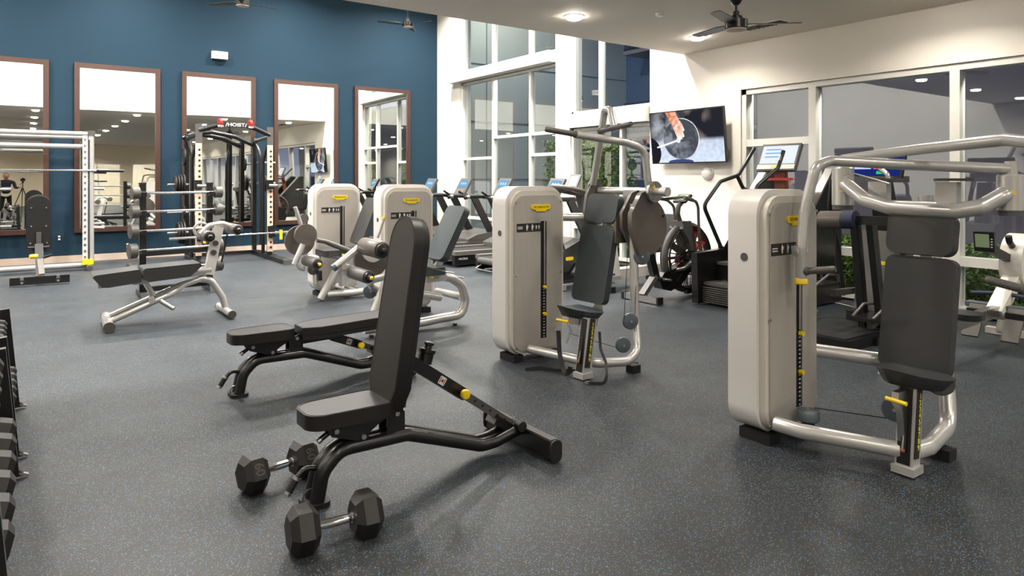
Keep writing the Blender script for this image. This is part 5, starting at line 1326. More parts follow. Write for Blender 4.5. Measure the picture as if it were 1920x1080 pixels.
MB().beam(P(1.40, -0.24, 0.04), P(1.40, 0.24, 0.04), 0.09, 0.07, bevel=0.015).build('rear_foot', 'black', t)
for x in (0.08, 1.38): MB().box(P(x, 0, 0.10), (0.08, 0.08, 0.10), bevel=0.01).build('leg', 'dkgrey', t)
MB().prism([(-0.05, 0.18), (0.38, 0.18), (0.30, 0.60), (0.10, 0.62), (0.0, 0.45)], P(0, 0.09, 0), P(1, 0, 0) - P(0, 0, 0), Z, 0.18, 0.04, 3).build('casing', 'white_pl', t)
MB().beam(P(0.16, 0, 0.55), P(0.02, 0, 1.10), 0.08, 0.06, up=(1, 0, 0), bevel=0.015).build('mast', 'offwhite', t)
cs = MB().box(P(-0.02, 0, 1.14), (0.06, 0.30, 0.18), rot=(0, -0.5, 0.1), bevel=0.012).build('console', 'black', t)
MB().box(P(-0.045, -0.01, 1.16), (0.02, 0.20, 0.11), rot=(0, -0.5, 0.1)).build('screen', 'lcd', cs)
MB().tube([P(0.0, -0.22, 1.02), P(0.06, 0, 1.05), P(0.0, 0.22, 1.02)], 0.018, 10, rad=0.1).build('handlebar', 'dkgrey', t)
MB().prism(rrect(0.42, 0.40, 0.08, 5), P(1.15, 0, 0.46), X, Yv, 0.08, 0.025, 3).build('seat', 'black', t)
MB().box(P(1.42, 0, 0.74), (0.07, 0.40, 0.50), rot=(0, 0.25, 0.1), bevel=0.03, seg=3).build('backrest', 'black', t)
MB().box(P(1.15, 0, 0.35), (0.12, 0.12, 0.22), rot=(0, 0, 0.1), bevel=0.01).build('seat_post', 'offwhite', t)
for s in (-1, 1):
    MB().beam(P(0.16, s * 0.11, 0.36), P(0.16 + s * 0.10, s * 0.11, 0.24), 0.02, 0.035).build('crank_arm', 'steel', t)
    MB().box(P(0.16 + s * 0.10, s * 0.17, 0.24), (0.10, 0.09, 0.03), bevel=0.006).build('pedal', 'steel', t)

# ================================================================== air bike
t = thing('air_bike', 'black air bike with red-flashed fan wheel against the white wall', 'air bike', (6.6, 5.85, 0))
Y0 = 5.85
MB().beam((6.15, Y0 - 0.28, 0.05), (6.15, Y0 + 0.28, 0.05), 0.07, 0.07, bevel=0.008).build('rear_foot', 'steel', t)
for s in (-1, 1): MB().box((6.15, Y0 + s * 0.29, 0.05), (0.09, 0.03, 0.085), bevel=0.008).build('foot_cap', 'black', t)
MB().beam((7.22, Y0 - 0.28, 0.05), (7.22, Y0 + 0.28, 0.05), 0.07, 0.07, bevel=0.008).build('front_foot', 'black', t)
MB().beam((6.90, Y0 - 0.05, 0.06), (7.22, Y0, 0.06), 0.05, 0.05).build('front_beam', 'black', t)
MB().beam((6.16, Y0, 0.08), (6.38, Y0, 0.30), 0.09, 0.055, bevel=0.008).build('rear_strut', 'dkgrey', t)
sl_ = MB().beam((6.40, Y0, 0.25), (6.28, Y0, 0.60), 0.075, 0.095, up=(1, 0, 0), bevel=0.012).build('seat_sleeve', 'black', t)
MB().tube([(6.29, Y0, 0.58), (6.22, Y0, 0.84)], 0.035, 12).build('seat_post', 'steel', t)
MB().prism([(-0.14, -0.12), (0.0, -0.11), (0.15, -0.03), (0.15, 0.03), (0.0, 0.11), (-0.14, 0.12)], (6.22, Y0, 0.83), X, Yv, 0.07, 0.025, 3).build('saddle', 'black', t)
MB().prism([(-0.20, 0.02), (-0.12, 0.12), (0.05, 0.15), (0.35, 0.22), (0.38, 0.10), (0.20, -0.06), (0.0, -0.12), (-0.15, -0.08)], (6.60, Y0 + 0.07, 0.22), X, Z, 0.14, 0.03, 3).build('crank_housing', 'black', t)
wc = Vector((6.97, Y0, 0.50))
MB().ring(wc, (0, 1, 0), 0.41, 0.045, 40, 10).build('wheel_rim', 'dkgrey', t)
for s in (-1, 1):
    MB().ring(wc + Vector((0, s * 0.07, 0)), (0, 1, 0), 0.40, 0.012, 40, 6).build('cage_ring', 'black', t)
    MB().ring(wc + Vector((0, s * 0.08, 0)), (0, 1, 0), 0.22, 0.008, 32, 6).build('cage_ring', 'black', t)
    MB().cyl(wc + Vector((0, s * 0.05, 0)), wc + Vector((0, s * 0.11, 0)), 0.085, bevel=0.01).build('wheel_hub', 'black', t)
    for k in range(18):
        a = k * math.pi / 9
        MB().tube([wc + Vector((0.08 * math.cos(a), s * 0.09, 0.08 * math.sin(a))), wc + Vector((0.40 * math.cos(a + 0.15), s * 0.07, 0.40 * math.sin(a + 0.15)))], 0.005, 5).build('cage_wire', 'black', t)
for k in range(12):
    a = k * math.pi / 6
    MB().box(wc + Vector((0.24 * math.cos(a), 0, 0.24 * math.sin(a))), (0.28, 0.09, 0.006), rot=(0.5, -a, 0)).build('fan_blade', 'red' if k in (1, 2, 7, 8) else 'belt', t)
MB().tube([(6.66, Y0, 0.34), (6.80, Y0 - 0.12, 0.38), (7.04, Y0 - 0.12, 0.52)], 0.03, 12, rad=0.08).build('frame_tube', 'steel', t)
MB().box((6.98, Y0 - 0.125, 0.47), (0.16, 0.02, 0.05), rot=(0, -0.5, 0)).build('red_flash', 'red', t)
MB().prism([(-0.05, 0.0), (0.08, 0.02), (0.16, -0.18), (0.20, -0.38), (0.10, -0.38), (0.03, -0.2), (-0.08, -0.08)], (6.85, Y0 - 0.06, 0.95), X, Z, 0.05, 0.015).build('fork_cover', 'dkgrey', t)
MB().prism([(-0.05, 0.0), (0.08, 0.02), (0.16, -0.18), (0.20, -0.38), (0.10, -0.38), (0.03, -0.2), (-0.08, -0.08)], (6.85, Y0 + 0.11, 0.95), X, Z, 0.05, 0.015).build('fork_cover', 'dkgrey', t)
MB().box((6.86, Y0, 0.93), (0.16, 0.20, 0.07), bevel=0.02).build('fork_crown', 'dkgrey', t)
MB().tube([(6.86, Y0, 0.93), (6.80, Y0, 1.06), (6.82, Y0, 1.16), (6.90, Y0, 1.22)], 0.033, 12, rad=0.08).build('console_stem', 'dkgrey', t)
cs = MB().box((6.90, Y0, 1.25), (0.16, 0.20, 0.03), rot=(0, -0.6, 0), bevel=0.008).build('console', 'black', t)
MB().box((6.895, Y0, 1.268), (0.11, 0.15, 0.006), rot=(0, -0.6, 0)).build('screen', 'lcd', cs)
for s in (-1, 1):
    MB().tube([(7.05, Y0 + s * 0.17, 0.42), (6.98, Y0 + s * 0.19, 0.95), (6.96, Y0 + s * 0.20, 1.15), (6.88, Y0 + s * 0.23, 1.22), (6.70, Y0 + s * 0.25, 1.26)], 0.018, 12, rad=0.1).build('swing_arm', 'guard', t)
    MB().cyl((6.80, Y0 + s * 0.24, 1.24), (6.62, Y0 + s * 0.26, 1.275), 0.024, bevel=0.004).build('hand_grip', 'dkgrey', t)
    MB().cyl((7.05, Y0 + s * 0.13, 0.44), (7.05, Y0 + s * 0.19, 0.44), 0.085, bevel=0.012).build('pivot_cover', 'black', t)
    MB().beam((6.58, Y0 + s * 0.10, 0.24), (6.58 + s * 0.15, Y0 + s * 0.10, 0.26), 0.02, 0.03).build('crank_arm', 'steel', t)
    MB().ring((6.58 + s * 0.15, Y0 + s * 0.16, 0.27), (0.2, 0, 1), 0.05, 0.012, 8, 6).build('pedal', 'chrome', t)

# ================================================================== stair climber
t = thing('stair_climber', 'black stair climber with looping handrails beside the long window', 'stair climber', (7.3, 4.9, 0))
YL, YRr = 5.36, 4.46
for y in (YL, YRr + 0.0):
    MB().prism([(6.54, 0.02), (8.10, 0.02), (8.10, 1.62), (7.95, 1.62), (7.02, 0.64), (6.52, 0.62)], (0, y + 0.04, 0), X, Z, 0.09, 0.015, 3).build('side_panel', 'black', t)
    MB().beam((7.04, y, 0.66), (7.93, y, 1.62), 0.10, 0.03, up=(-1, 0, 1), bevel=0.006).build('side_trim', 'steel', t)
for i in range(5):
    x = 6.62 + i * 0.24; z = 0.255 + i * 0.225
    MB().box((x + 0.14, 4.91, z), (0.26, 0.78, 0.035), bevel=0.008).build('step_tread', 'dkgrey', t)
    rs = MB().box((x + 0.03, 4.91, z - 0.12), (0.02, 0.78, 0.20)).build('step_riser', 'black', t)
    if i:
        for j in range(4): MB().box((x + 0.018, 4.62 + j * 0.19, z - 0.20), (0.008, 0.07, 0.008)).build('riser_slot', 'steel', rs)
for j in range(8): MB().box((6.612, 4.91, 0.045 + j * 0.024), (0.016, 0.78, 0.010)).build('kick_rib', 'dkgrey', t)
lr = [(7.06, YL, 0.62), (6.70, YL, 1.18), (7.02, YL, 1.47), (7.38, YL, 1.55), (7.72, YL, 1.90)]
MB().tube(lr, 0.024, 14, rad=0.10).build('handrail', 'black', t)
yr = 4.58
rr_ = [(7.06, yr, 0.62), (6.62, yr, 1.20), Q(1418, 350, Y=yr), Q(1458, 316, Y=yr), Q(1469, 283, Y=yr)]
MB().tube(rr_, 0.024, 14, rad=0.10).build('handrail', 'black', t)
MB().cyl(Q(1462, 302, Y=yr), Q(1469, 283, Y=yr), 0.021).build('bare_tip', 'chrome', t)
MB().tube([(7.36, YL, 1.54), (7.44, YL - 0.03, 1.38), (7.44, YL - 0.12, 1.355), (7.44, 4.62, 1.345), (7.36, 4.52, 1.345)], 0.024, 12, rad=0.06).build('cross_rail', 'black', t)
n = Vector((-0.90, 0, 0.42)).normalized(); up = Vector((0.42, 0, 0.9)); u = up.cross(n).normalized()
R_ = Matrix((u, up.normalized(), n)).transposed(); c = Vector((7.50, 4.86, 1.76))
cs = MB().box(c, (0.52, 0.36, 0.05), rot=R_, bevel=0.015).build('console', 'dkgrey', t)
MB().box(c + n * 0.027 + up * 0.03, (0.47, 0.24, 0.004), rot=R_).build('screen', 'scr_white', cs)
for i in range(3): MB().box(c + n * 0.030 + up * (0.10 - 0.05 * i) + u * -0.08, (0.20, 0.015, 0.002), rot=R_).build('screen_line', 'scr_blue', cs)
MB().box(c + n * 0.028 - up * 0.135, (0.50, 0.06, 0.01), rot=R_, bevel=0.003).build('console_sill', 'offwhite', cs)
MB().box(c + n * 0.035 - up * 0.135, (0.10, 0.035, 0.004), rot=R_).build('sill_badge', 'yellow', cs)
MB().box((7.48, 4.86, 1.50), (0.08, 0.36, 0.03), bevel=0.008).build('control_bar', 'red', t)
MB().beam((7.60, 4.86, 0.9), (7.52, 4.86, 1.70), 0.14, 0.08, up=(1, 0, 0), bevel=0.02).build('console_mast', 'amber', t)

# ================================================================== cross trainer behind the chest press
t = thing('cross_trainer', 'black cross trainer with broad pedals behind the right press machine', 'cross trainer', (6.7, 3.45, 0))
MB().prism(rrect(1.0, 0.70, 0.06, 4), (6.30, 3.45, 0.0), X, Yv, 0.09, 0.02, 3).build('deck_platform', 'black', t)
MB().box((6.30, 3.45, 0.095), (0.90, 0.60, 0.01)).build('deck_tread', 'blacksoft', t)
MB().box((7.15, 3.45, 0.10), (0.9, 0.30, 0.18), bevel=0.04, seg=3).build('base', 'black', t)
MB().prism([(6.85, 0.10), (7.55, 0.10), (7.50, 0.55), (7.30, 0.95), (7.05, 0.98), (6.95, 0.5)], (0, 3.62, 0), X, Z, 0.34, 0.06, 4).build('drive_column', 'dkgrey', t)
bd = MB().box(Q(1662, 494, X=6.92), (0.01, 0.12, 0.035), bevel=0.003).build('badge', 'yellow', t)
MB().beam((7.18, 3.45, 0.9), (7.08, 3.45, 1.45), 0.16, 0.10, up=(1, 0, 0), bevel=0.03).build('mast', 'black', t)
for s in (-1, 1):
    y = 3.45 + s * 0.24; ph = 0.16 if s > 0 else -0.06
    MB().beam((6.45 + ph, y, 0.14 + (0.22 if s > 0 else 0.0)), (7.15, y, 0.34), 0.05, 0.06, bevel=0.01).build('pedal_arm', 'dkgrey', t)
    px_ = Vector((6.40 + ph * 0.3, y + s * 0.05, 0.22 + (0.22 if s > 0 else 0.0)))
    pd = MB().prism([(-0.24, -0.10), (0.18, -0.10), (0.22, -0.06), (0.22, 0.06), (0.18, 0.10), (-0.24, 0.10)], px_, X, Yv, 0.03, 0.01).build('pedal', 'black', t)
    for k in (-1, 1): MB().tube([px_ + Vector((-0.22, k * 0.09, 0.03)), px_ + Vector((0.0, k * 0.10, 0.12)), px_ + Vector((0.20, k * 0.09, 0.10)), px_ + Vector((0.21, k * 0.09, 0.03))], 0.012, 8, rad=0.05).build('pedal_guard', 'guard', pd)
    MB().tube([(6.92, y + s * 0.06, 0.30), (6.86, y + s * 0.08, 0.80), (6.70, y + s * 0.08, 1.22), (6.68, y + s * 0.04, 1.50)], 0.026, 12, rad=0.15).build('moving_arm', 'black', t)
    MB().tube([(6.69, y + s * 0.05, 1.38), (6.68, y + s * 0.02, 1.55), (6.70, y - s * 0.06, 1.60)], 0.024, 12, rad=0.05).build('hand_grip', 'steel', t)
MB().box((6.98, 3.45, 1.50), (0.34, 0.50, 0.06), bevel=0.028, seg=3).build('console_tray', 'dkgrey', t)
n = Vector((-0.92, 0, 0.36)).normalized(); up = Vector((0.36, 0, 0.92)); u = up.cross(n).normalized()
R_ = Matrix((u, up, n)).transposed(); c = Vector((6.98, 3.42, 1.63))
cs = MB().box(c, (0.50, 0.28, 0.04), rot=R_, bevel=0.012).build('console', 'black', t)
MB().box(c + n * 0.022, (0.46, 0.24, 0.004), rot=R_).build('screen', 'scr_dark', cs)
for (x, y, a, b, m_) in ((-0.14, 0.0, 0.17, 0.08, 'scr_lilac'), (0.05, 0.0, 0.16, 0.08, 'scr_pink'), (0.04, -0.08, 0.07, 0.03, 'scr_green')):
    MB().box(c + n * 0.026 + u * x + up * y, (a, b, 0.002), rot=R_).build('screen_tile', m_, cs)
# padded front bar
t2 = t
MB().cyl(Q(1540, 412, X=6.3), Q(1582, 412, X=6.3), 0.085, bevel=0.02).build('padded_roll', 'guard', t2)
MB().cyl(Q(1582, 412, X=6.3), Q(1605, 412, X=6.3), 0.085, bevel=0.01).build('roll_end', 'navy', t2)
ya, yb = Q(1600, 412, X=6.3).y, Q(1545, 412, X=6.3).y
MB().beam((6.33, ya, 1.14), (6.50, ya, 0.06), 0.06, 0.09, up=(1, 0, 0), bevel=0.012).build('upright', 'black', t2)
MB().beam((6.38, ya - 0.12, 1.14), (6.60, ya - 0.12, 0.06), 0.06, 0.09, up=(1, 0, 0), bevel=0.012).build('upright', 'black', t2)
MB().beam((6.35, ya + 0.1, 1.12), (6.35, ya - 0.40, 1.12), 0.09, 0.08, bevel=0.015).build('top_beam', 'black', t2)
MB().tube([(6.33, yb - 0.1, 1.08), (6.33, yb - 0.1, 0.55)], 0.006, 6).build('pull_cord', 'black', t2)
MB().box((6.6, ya - 0.06, 0.035), (0.7, 0.36, 0.06), bevel=0.01).build('base', 'black', t2)

# ================================================================== rower
t = thing('rowing_machine', 'pale grey rowing machine with flywheel cage at the right edge', 'rowing machine', (7.0, 2.6, 0))
P = P3((7.62, 2.42, 0), math.radians(180))     # local +x runs from the flywheel to the seat end
fc = P(0.0, 0, 0.72)
wn_ = P(0, 1, 0) - P(0, 0, 0)
MB().cyl(fc - wn_ * 0.09, fc + wn_ * 0.09, 0.27, bevel=0.06, bseg=5, seg=40).build('flywheel_housing', 'offwhite', t)
for s in (-1, 1):
    MB().cyl(fc + wn_ * s * 0.088, fc + wn_ * s * 0.095, 0.19, seg=32).build('cage_screen', 'steel', t)
    MB().ring(fc + wn_ * s * 0.095, wn_, 0.19, 0.010, 32, 6).build('cage_ring', 'offwhite', t)
MB().beam(P(0.15, 0, 0.62), P(0.62, 0, 0.30), 0.13, 0.10, bevel=0.012).build('front_rail', 'offwhite', t)
MB().beam(P(0.60, 0, 0.33), P(2.3, 0, 0.30), 0.07, 0.09, bevel=0.01).build('seat_rail', 'steel', t)
for s in (-0.18, 0.18):
    MB().beam(P(0.02, s * 0.45, 0.60), P(-0.05, s, 0.05), 0.045, 0.11, up=wn_.cross(Z), bevel=0.008).build('front_leg', 'offwhite', t)
MB().beam(P(0.12, 0.16, 0.55), P(0.30, 0.20, 0.05), 0.045, 0.09, up=wn_.cross(Z), bevel=0.008).build('front_leg', 'offwhite', t)
MB().beam(P(-0.05, -0.30, 0.035), P(-0.05, 0.30, 0.035), 0.07, 0.06, bevel=0.01).build('front_foot', 'offwhite', t)
MB().beam(P(0.28, 0.22, 0.03), P(-0.05, 0.26, 0.03), 0.05, 0.05).build('floor_link', 'offwhite', t)
MB().beam(P(2.25, -0.2, 0.03), P(2.25, 0.2, 0.03), 0.06, 0.05, bevel=0.01).build('rear_foot', 'offwhite', t)
MB().beam(P(2.25, 0, 0.05), P(2.2, 0, 0.28), 0.06, 0.06).build('rear_leg', 'steel', t)
MB().prism(rrect(0.26, 0.34, 0.09, 5), P(1.35, 0, 0.36), X, Yv, 0.05, 0.02, 3).build('seat', 'black', t)
for s in (-0.15, 0.15):
    c0 = P(0.62, s, 0.26)
    fp = MB().beam(P(0.55, s, 0.36), P(0.74, s, 0.10), 0.13, 0.025, bevel=0.008).build('foot_plate', 'belt', t)
    MB().beam(P(0.60, s - 0.07, 0.30), P(0.60, s + 0.07, 0.30), 0.05, 0.06, bevel=0.015).build('foot_strap', 'black', fp)
MB().beam(P(0.50, -0.26, 0.36), P(0.50, 0.26, 0.36), 0.11, 0.035, bevel=0.014).build('foot_rest_bar', 'bluegrey', t)
MB().tube([P(0.40, -0.26, 0.44), P(0.42, 0, 0.47), P(0.40, 0.26, 0.44)], 0.018, 12, rad=0.2).build('pull_handle', 'navy', t)
MB().tube([P(0.10, 0, 0.80), P(0.28, 0.0, 0.93), P(0.30, 0, 0.98)], 0.028, 10, rad=0.05).build('monitor_arm', 'black', t)
mc = Q(1846, 453, X=6.98)
MB().beam(P(0.10, 0, 0.72), mc + Vector((0.04, 0, -0.05)), 0.05, 0.07, bevel=0.01).build('monitor_stalk', 'black', t)
mo = MB().box(mc, (0.03, 0.16, 0.18), rot=(0, -0.15, 0.0), bevel=0.008).build('monitor', 'black', t)
MB().box(mc + Vector((-0.018, 0.012, 0.008)), (0.004, 0.11, 0.12), rot=(0, -0.15, 0)).build('screen', 'lcd', mo)
for i in range(5): MB().box(mc + Vector((-0.019, -0.062, 0.05 - i * 0.024)), (0.004, 0.014, 0.010), rot=(0, -0.15, 0)).build('button', 'offwhite', mo)

# ================================================================== television and speaker
t = thing('television', 'wall television showing a chalked hand gripping a barbell plate', 'television', (8.2, 6.8, 2.13))
ty0, ty1, tz0, tz1 = 6.10, 7.50, 1.74, 2.54
tilt = 0.05
bx_ = MB()
th = 0.045
A4 = [Vector((8.10 - tilt, ty1, tz1)), Vector((8.10 - tilt - 0.0, ty0, tz1)), Vector((8.13, ty0, tz0)), Vector((8.13, ty1, tz0))]
tn = (A4[1] - A4[0]).cross(A4[3] - A4[0]).normalized()
if tn.x > 0: tn = -tn
tu = Vector((0, -1, 0)); tv = (A4[0] - A4[3]).normalized(); tc_ = (A4[0] + A4[2]) / 2
W_, H_ = ty1 - ty0, (A4[0] - A4[3]).length
MB().prism(rrect(W_, H_, 0.01, 3), tc_ - tn * th, tu, tv, th if tu.cross(tv).dot(tn) > 0 else -th, 0.004).build('cabinet', 'black', t)
MB().box((8.21, (ty0 + ty1) / 2 - 0.05, 2.1), (0.14, 0.35, 0.35), bevel=0.01).build('wall_bracket', 'black', t)
MB().tube([(8.20, 6.90, 1.80), (8.27, 6.90, 1.64)], 0.004, 6).build('cable', 'white_pl', t)
# picture on the screen (flat, generated)
iw, ih = 256, 144
img = bpy.data.images.new('screen_picture', iw, ih)
px = [0.0] * (iw * ih * 4)
from mathutils import noise as _n
def sstep(a, b, x):
    x = max(0.0, min(1.0, (x - a) / (b - a))); return x * x * (3 - 2 * x)
def lerp3(a, b, k): return [a[i] + (b[i] - a[i]) * k for i in range(3)]
def seg(x, y, ax, ay, bx, by):
    dx, dy = bx - ax, by - ay; tt_ = max(0, min(1, ((x - ax) * dx + (y - ay) * dy) / (dx * dx + dy * dy)))
    return math.hypot(x - ax - dx * tt_, y - ay - dy * tt_), tt_
for j in range(ih):
    for i in range(iw):
        x = i / iw * 1.6; y = 1 - j / ih      # y down, 0..1
        n1 = _n.noise(Vector((x * 4, y * 4, 0))); n2 = _n.noise(Vector((x * 14, y * 14, 3)))
        c_ = [0.03 + 0.03 * n1, 0.032 + 0.03 * n1, 0.038 + 0.03 * n1]
        if x > 0.8: c_ = lerp3([0.008, 0.008, 0.012], [0.14, 0.12, 0.11], max(0, n1 + 0.05) * (1 - sstep(1.15, 1.4, x)) * 1.6)
        fl_ = sstep(0.52, 0.62, y)
        c_ = lerp3(c_, [0.42 + 0.1 * n2, 0.48 + 0.1 * n2, 0.58 + 0.1 * n2], fl_ * (0.55 + 0.45 * y))
        sm = max(0, 0.55 - math.hypot((x - 0.35) / 0.75, (y - 0.35) / 0.9)) * (1.0 + 1.6 * n1 + 0.6 * n2)
        c_ = lerp3(c_, [0.36, 0.38, 0.42], max(0, min(1, sm * 1.3)))
        r_ = math.hypot(x - 0.69, y - 0.54)
        if r_ < 0.40:
            c_ = [0.035 + 0.05 * max(0, n2 + n1), 0.04 + 0.05 * max(0, n2 + n1), 0.05 + 0.06 * max(0, n2 + n1)]
            if r_ > 0.388: c_ = lerp3([0.10, 0.11, 0.13], [0.75, 0.78, 0.80], sstep(-0.2, 0.6, ((x - 0.69) - (y - 0.54)) / 0.5))
            elif x < 0.62 or y > 0.6: c_ = lerp3(c_, [0.22, 0.24, 0.27], max(0, min(0.6, 0.3 + n1 + 0.4 * n2)) * (1 - sstep(0.6, 0.95, x)))
        if math.hypot(x + 0.12, y - 0.80) < 0.33: c_ = [0.005, 0.005, 0.008]
        dd, tt_ = seg(x, y, 0.14, 0.69, 0.66, 0.56)
        if dd < 0.018 - 0.004 * tt_: c_ = [0.75, 0.77, 0.8]
        if math.hypot(x - 0.63, y - 0.57) < 0.05: c_ = [0.5, 0.5, 0.5]
        dd, tt_ = seg(x, y, 0.47, -0.02, 0.60, 0.25)
        if dd < 0.11 - 0.02 * tt_: c_ = lerp3([0.38, 0.13, 0.06], [0.62, 0.30, 0.20], sstep(-0.4, 0.5, n2 + (x - 0.5) * 3))
        if math.hypot((x - 0.63) / 0.10, (y - 0.30) / 0.13) < 1: c_ = lerp3([0.48, 0.20, 0.13], [0.75, 0.48, 0.40], sstep(-0.3, 0.5, n2))
        for (ax, ay, bx2, by2) in ((0.57, 0.36, 0.64, 0.52), (0.62, 0.38, 0.67, 0.54), (0.66, 0.38, 0.70, 0.53), (0.70, 0.34, 0.745, 0.49), (0.71, 0.26, 0.755, 0.37)):
            dd, tt_ = seg(x, y, ax, ay, bx2, by2)
            if dd < 0.024: c_ = lerp3([0.55, 0.24, 0.16], [0.85, 0.68, 0.62], min(1, tt_ * 0.7 + dd * 12))
        if y > 0.93 and math.hypot((x - 0.66) / 0.28, (y - 0.99) / 0.05) < 1: c_ = [0.03, 0.04, 0.12]
        k_ = (j * iw + i) * 4
        px[k_:k_ + 4] = [max(0, c_[0]) ** (1 / 2.2), max(0, c_[1]) ** (1 / 2.2), max(0, c_[2]) ** (1 / 2.2), 1.0]
img.pixels = px; img.pack()
m = bpy.data.materials.new('television picture'); m.use_nodes = True; nt = m.node_tree
for n_ in list(nt.nodes):
    if n_.type == 'BSDF_PRINCIPLED': nt.nodes.remove(n_)
te = nt.nodes.new('ShaderNodeTexImage'); te.image = img; em = nt.nodes.new('ShaderNodeEmission'); em.inputs[1].default_value = 1.5
nt.links.new(te.outputs[0], em.inputs[0]); nt.links.new(em.outputs[0], nt.nodes['Material Output'].inputs[0])
me = bpy.data.meshes.new('screen'); b_ = 0.016
cs_ = [tc_ + tu * sx * (W_ / 2 - b_) + tv * sy * (H_ / 2 - b_) + tn * 0.0015 - t.location for sx, sy in ((-1, -1), (1, -1), (1, 1), (-1, 1))]
me.from_pydata(cs_, [], [(0, 1, 2, 3)]); uv = me.uv_layers.new()
for i_, c_ in enumerate(((0, 0), (1, 0), (1, 1), (0, 1))): uv.data[i_].uv = c_
me.materials.append(m); o = bpy.data.objects.new('screen', me); COL.objects.link(o); o.parent = t
c = Q(1326, 325, X=WALLX - 0.02)
t = thing('wall_speaker', 'round white dome on the wall below the television', 'wall speaker', (WALLX, c.y, c.z))
MB().lathe([(0.10, 0), (0.10, -0.02), (0.088, -0.045), (0.05, -0.065), (0.001, -0.072)], (WALLX, c.y, c.z), X, 32).build('dome', 'white_pl', t)
MB().lathe([(0.105, 0), (0.107, -0.01), (0.10, -0.014)], (WALLX, c.y, c.z), X, 32).build('rim', 'offwhite', t)
# cable on the floor by the window
t = MB().tube(fillet([(8.05, 4.6, 0.008), (7.9, 4.2, 0.008), (7.75, 3.9, 0.008), (7.5, 3.75, 0.008)], 0.2, 5), 0.007, 6).build('power_cable', 'white_pl')
tag(t, 'thin white power cable lying along the floor under the long window', 'cable')

# ================================================================== people: the photographer (seen in the first mirror)
def skinned(name, chain, m, parent):
    """chain: (verts [(co, r)], edges)"""
    vs, es = chain
    me = bpy.data.meshes.new(name); me.from_pydata([v[0] for v in vs], es, [])
    o = bpy.data.objects.new(name, me); COL.objects.link(o); o.parent = parent
    md = o.modifiers.new('skin', 'SKIN'); md.use_smooth_shade = True
    sv = me.skin_vertices[0].data
    for i, v in enumerate(vs): sv[i].radius = (v[1], v[1] if len(v) < 3 else v[2])
    sv[0].use_root = True
    sb = o.modifiers.new('sub', 'SUBSURF'); sb.levels = sb.render_levels = 2
    me.materials.append(M[m]); return o
t = thing('person', 'person in dark shirt and trousers beside a tripod, reflected in the leftmost mirror', 'person', (-0.46, -0.55, 0))
V = [((0, 0, 0.95), 0.15, 0.11), ((0, 0, 1.12), 0.145, 0.10), ((0, 0, 1.30), 0.17, 0.11), ((0, 0, 1.44), 0.13, 0.09), ((0, 0, 1.52), 0.055, 0.055),
     ((-0.20, 0, 1.42), 0.065), ((-0.25, 0.02, 1.16), 0.050), ((-0.22, 0.14, 0.95), 0.038),
     ((0.20, 0, 1.42), 0.065), ((0.26, 0.06, 1.18), 0.050), ((0.36, 0.30, 1.20), 0.036)]
E_ = [(0, 1), (1, 2), (2, 3), (3, 4), (3, 5), (5, 6), (6, 7), (3, 8), (8, 9), (9, 10)]
skinned('shirt', (V, E_), 'shirt', t)
V = [((0, 0, 0.95), 0.14, 0.11), ((-0.09, 0, 0.85), 0.085), ((-0.11, 0.01, 0.48), 0.06), ((-0.12, -0.02, 0.10), 0.045), ((0.09, 0, 0.85), 0.085), ((0.12, 0.01, 0.48), 0.06), ((0.14, -0.02, 0.10), 0.045)]
skinned('trousers', (V, [(0, 1), (1, 2), (2, 3), (0, 4), (4, 5), (5, 6)]), 'trouser', t)
for x in (-0.12, 0.14): MB().prism([(-0.045, -0.08), (0.045, -0.08), (0.05, 0.10), (0.02, 0.19), (-0.02, 0.19), (-0.05, 0.10)], (x - 0.46, -0.55, 0.0), X, Yv, 0.08, 0.025, 3).build('shoe', 'black', t)
hd = MB().ball((-0.46, -0.53, 1.65), 0.10, (0.80, 0.98, 1.18), 24)
hd.ball((-0.46, -0.43, 1.63), 0.018, (0.8, 1.0, 1.4), 10); hd.ball((-0.545, -0.54, 1.64), 0.02, (0.5, 0.8, 1.4), 10); hd.ball((-0.375, -0.54, 1.64), 0.02, (0.5, 0.8, 1.4), 10)
hd.cyl((-0.46, -0.55, 1.48), (-0.46, -0.54, 1.60), 0.05)
hd.build('head', 'skin', t)
MB().ball((-0.46, -0.55, 1.685), 0.10, (0.84, 1.0, 0.98), 20).build('hair', 'belt', t)
for x in (-0.495, -0.425): MB().ball((x, -0.438, 1.655), 0.008).build('eye', 'ink', t)
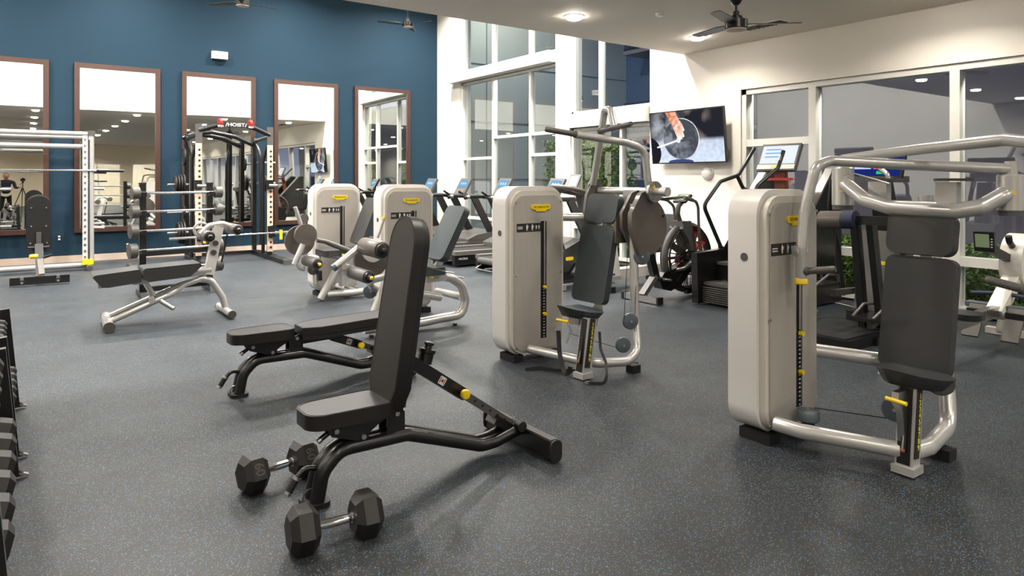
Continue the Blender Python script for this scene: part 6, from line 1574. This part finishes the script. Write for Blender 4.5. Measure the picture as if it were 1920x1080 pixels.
MB().box((-0.46, -0.432, 1.585), (0.045, 0.01, 0.008), bevel=0.003).build('mouth', 'red', t)
def hand(px_, py_, pz_, d, name='hand'):
    h = MB(); o = Vector((px_, py_, pz_)); d = Vector(d).normalized(); s = d.cross(Z).normalized()
    h.box(o + d * 0.045, (0.085, 0.028, 0.085), rot=Matrix((s, Z, d)).transposed() if False else Matrix((s, s.cross(d) * -1, d)).transposed(), bevel=0.012)
    for i, L in enumerate((0.062, 0.072, 0.068, 0.052)):
        b0 = o + d * 0.085 + s * (-0.032 + i * 0.021)
        h.tube([b0, b0 + d * L * 0.55 - Z * 0.008, b0 + d * L * 0.8 - Z * 0.035], [0.0095, 0.0085, 0.0075], 8)
    h.tube([o + d * 0.03 - s * 0.04, o + d * 0.06 - s * 0.065, o + d * 0.085 - s * 0.06 - Z * 0.015], [0.011, 0.010, 0.009], 8)
    return h.build(name, 'skin', t)
hand(-0.10, -0.25, 1.20, (0.5, 0.8, 0.0)); hand(-0.68, -0.41, 0.95, (0.1, 0.7, -0.7))
t = thing('camera_tripod', 'black camera on a spread tripod, reflected in the leftmost mirror', 'tripod', (0, -0.16, 0))
MB().box((0.0, -0.16, 1.50), (0.14, 0.07, 0.10), bevel=0.012).build('camera_body', 'black', t)
MB().cyl((0, -0.13, 1.50), (0, -0.065, 1.50), 0.036, bevel=0.004).build('camera_lens', 'black', t)
MB().box((0.0, -0.16, 1.56), (0.05, 0.05, 0.03), bevel=0.008).build('viewfinder', 'black', t)
MB().cyl((0, -0.16, 1.45), (0, -0.16, 1.36), 0.028).build('tripod_head', 'black', t)
MB().cyl((0, -0.16, 1.36), (0, -0.16, 0.95), 0.014).build('centre_column', 'black', t)
for a in (90, 210, 330):
    a = math.radians(a); MB().tube([(0, -0.16, 1.20), (0.42 * math.cos(a), -0.16 + 0.42 * math.sin(a), 0.01)], [0.016, 0.010], 8).build('leg', 'black', t)
MB().tube([(0, -0.19, 1.40), (-0.09, -0.33, 1.30)], 0.008, 6).build('pan_handle', 'black', t)
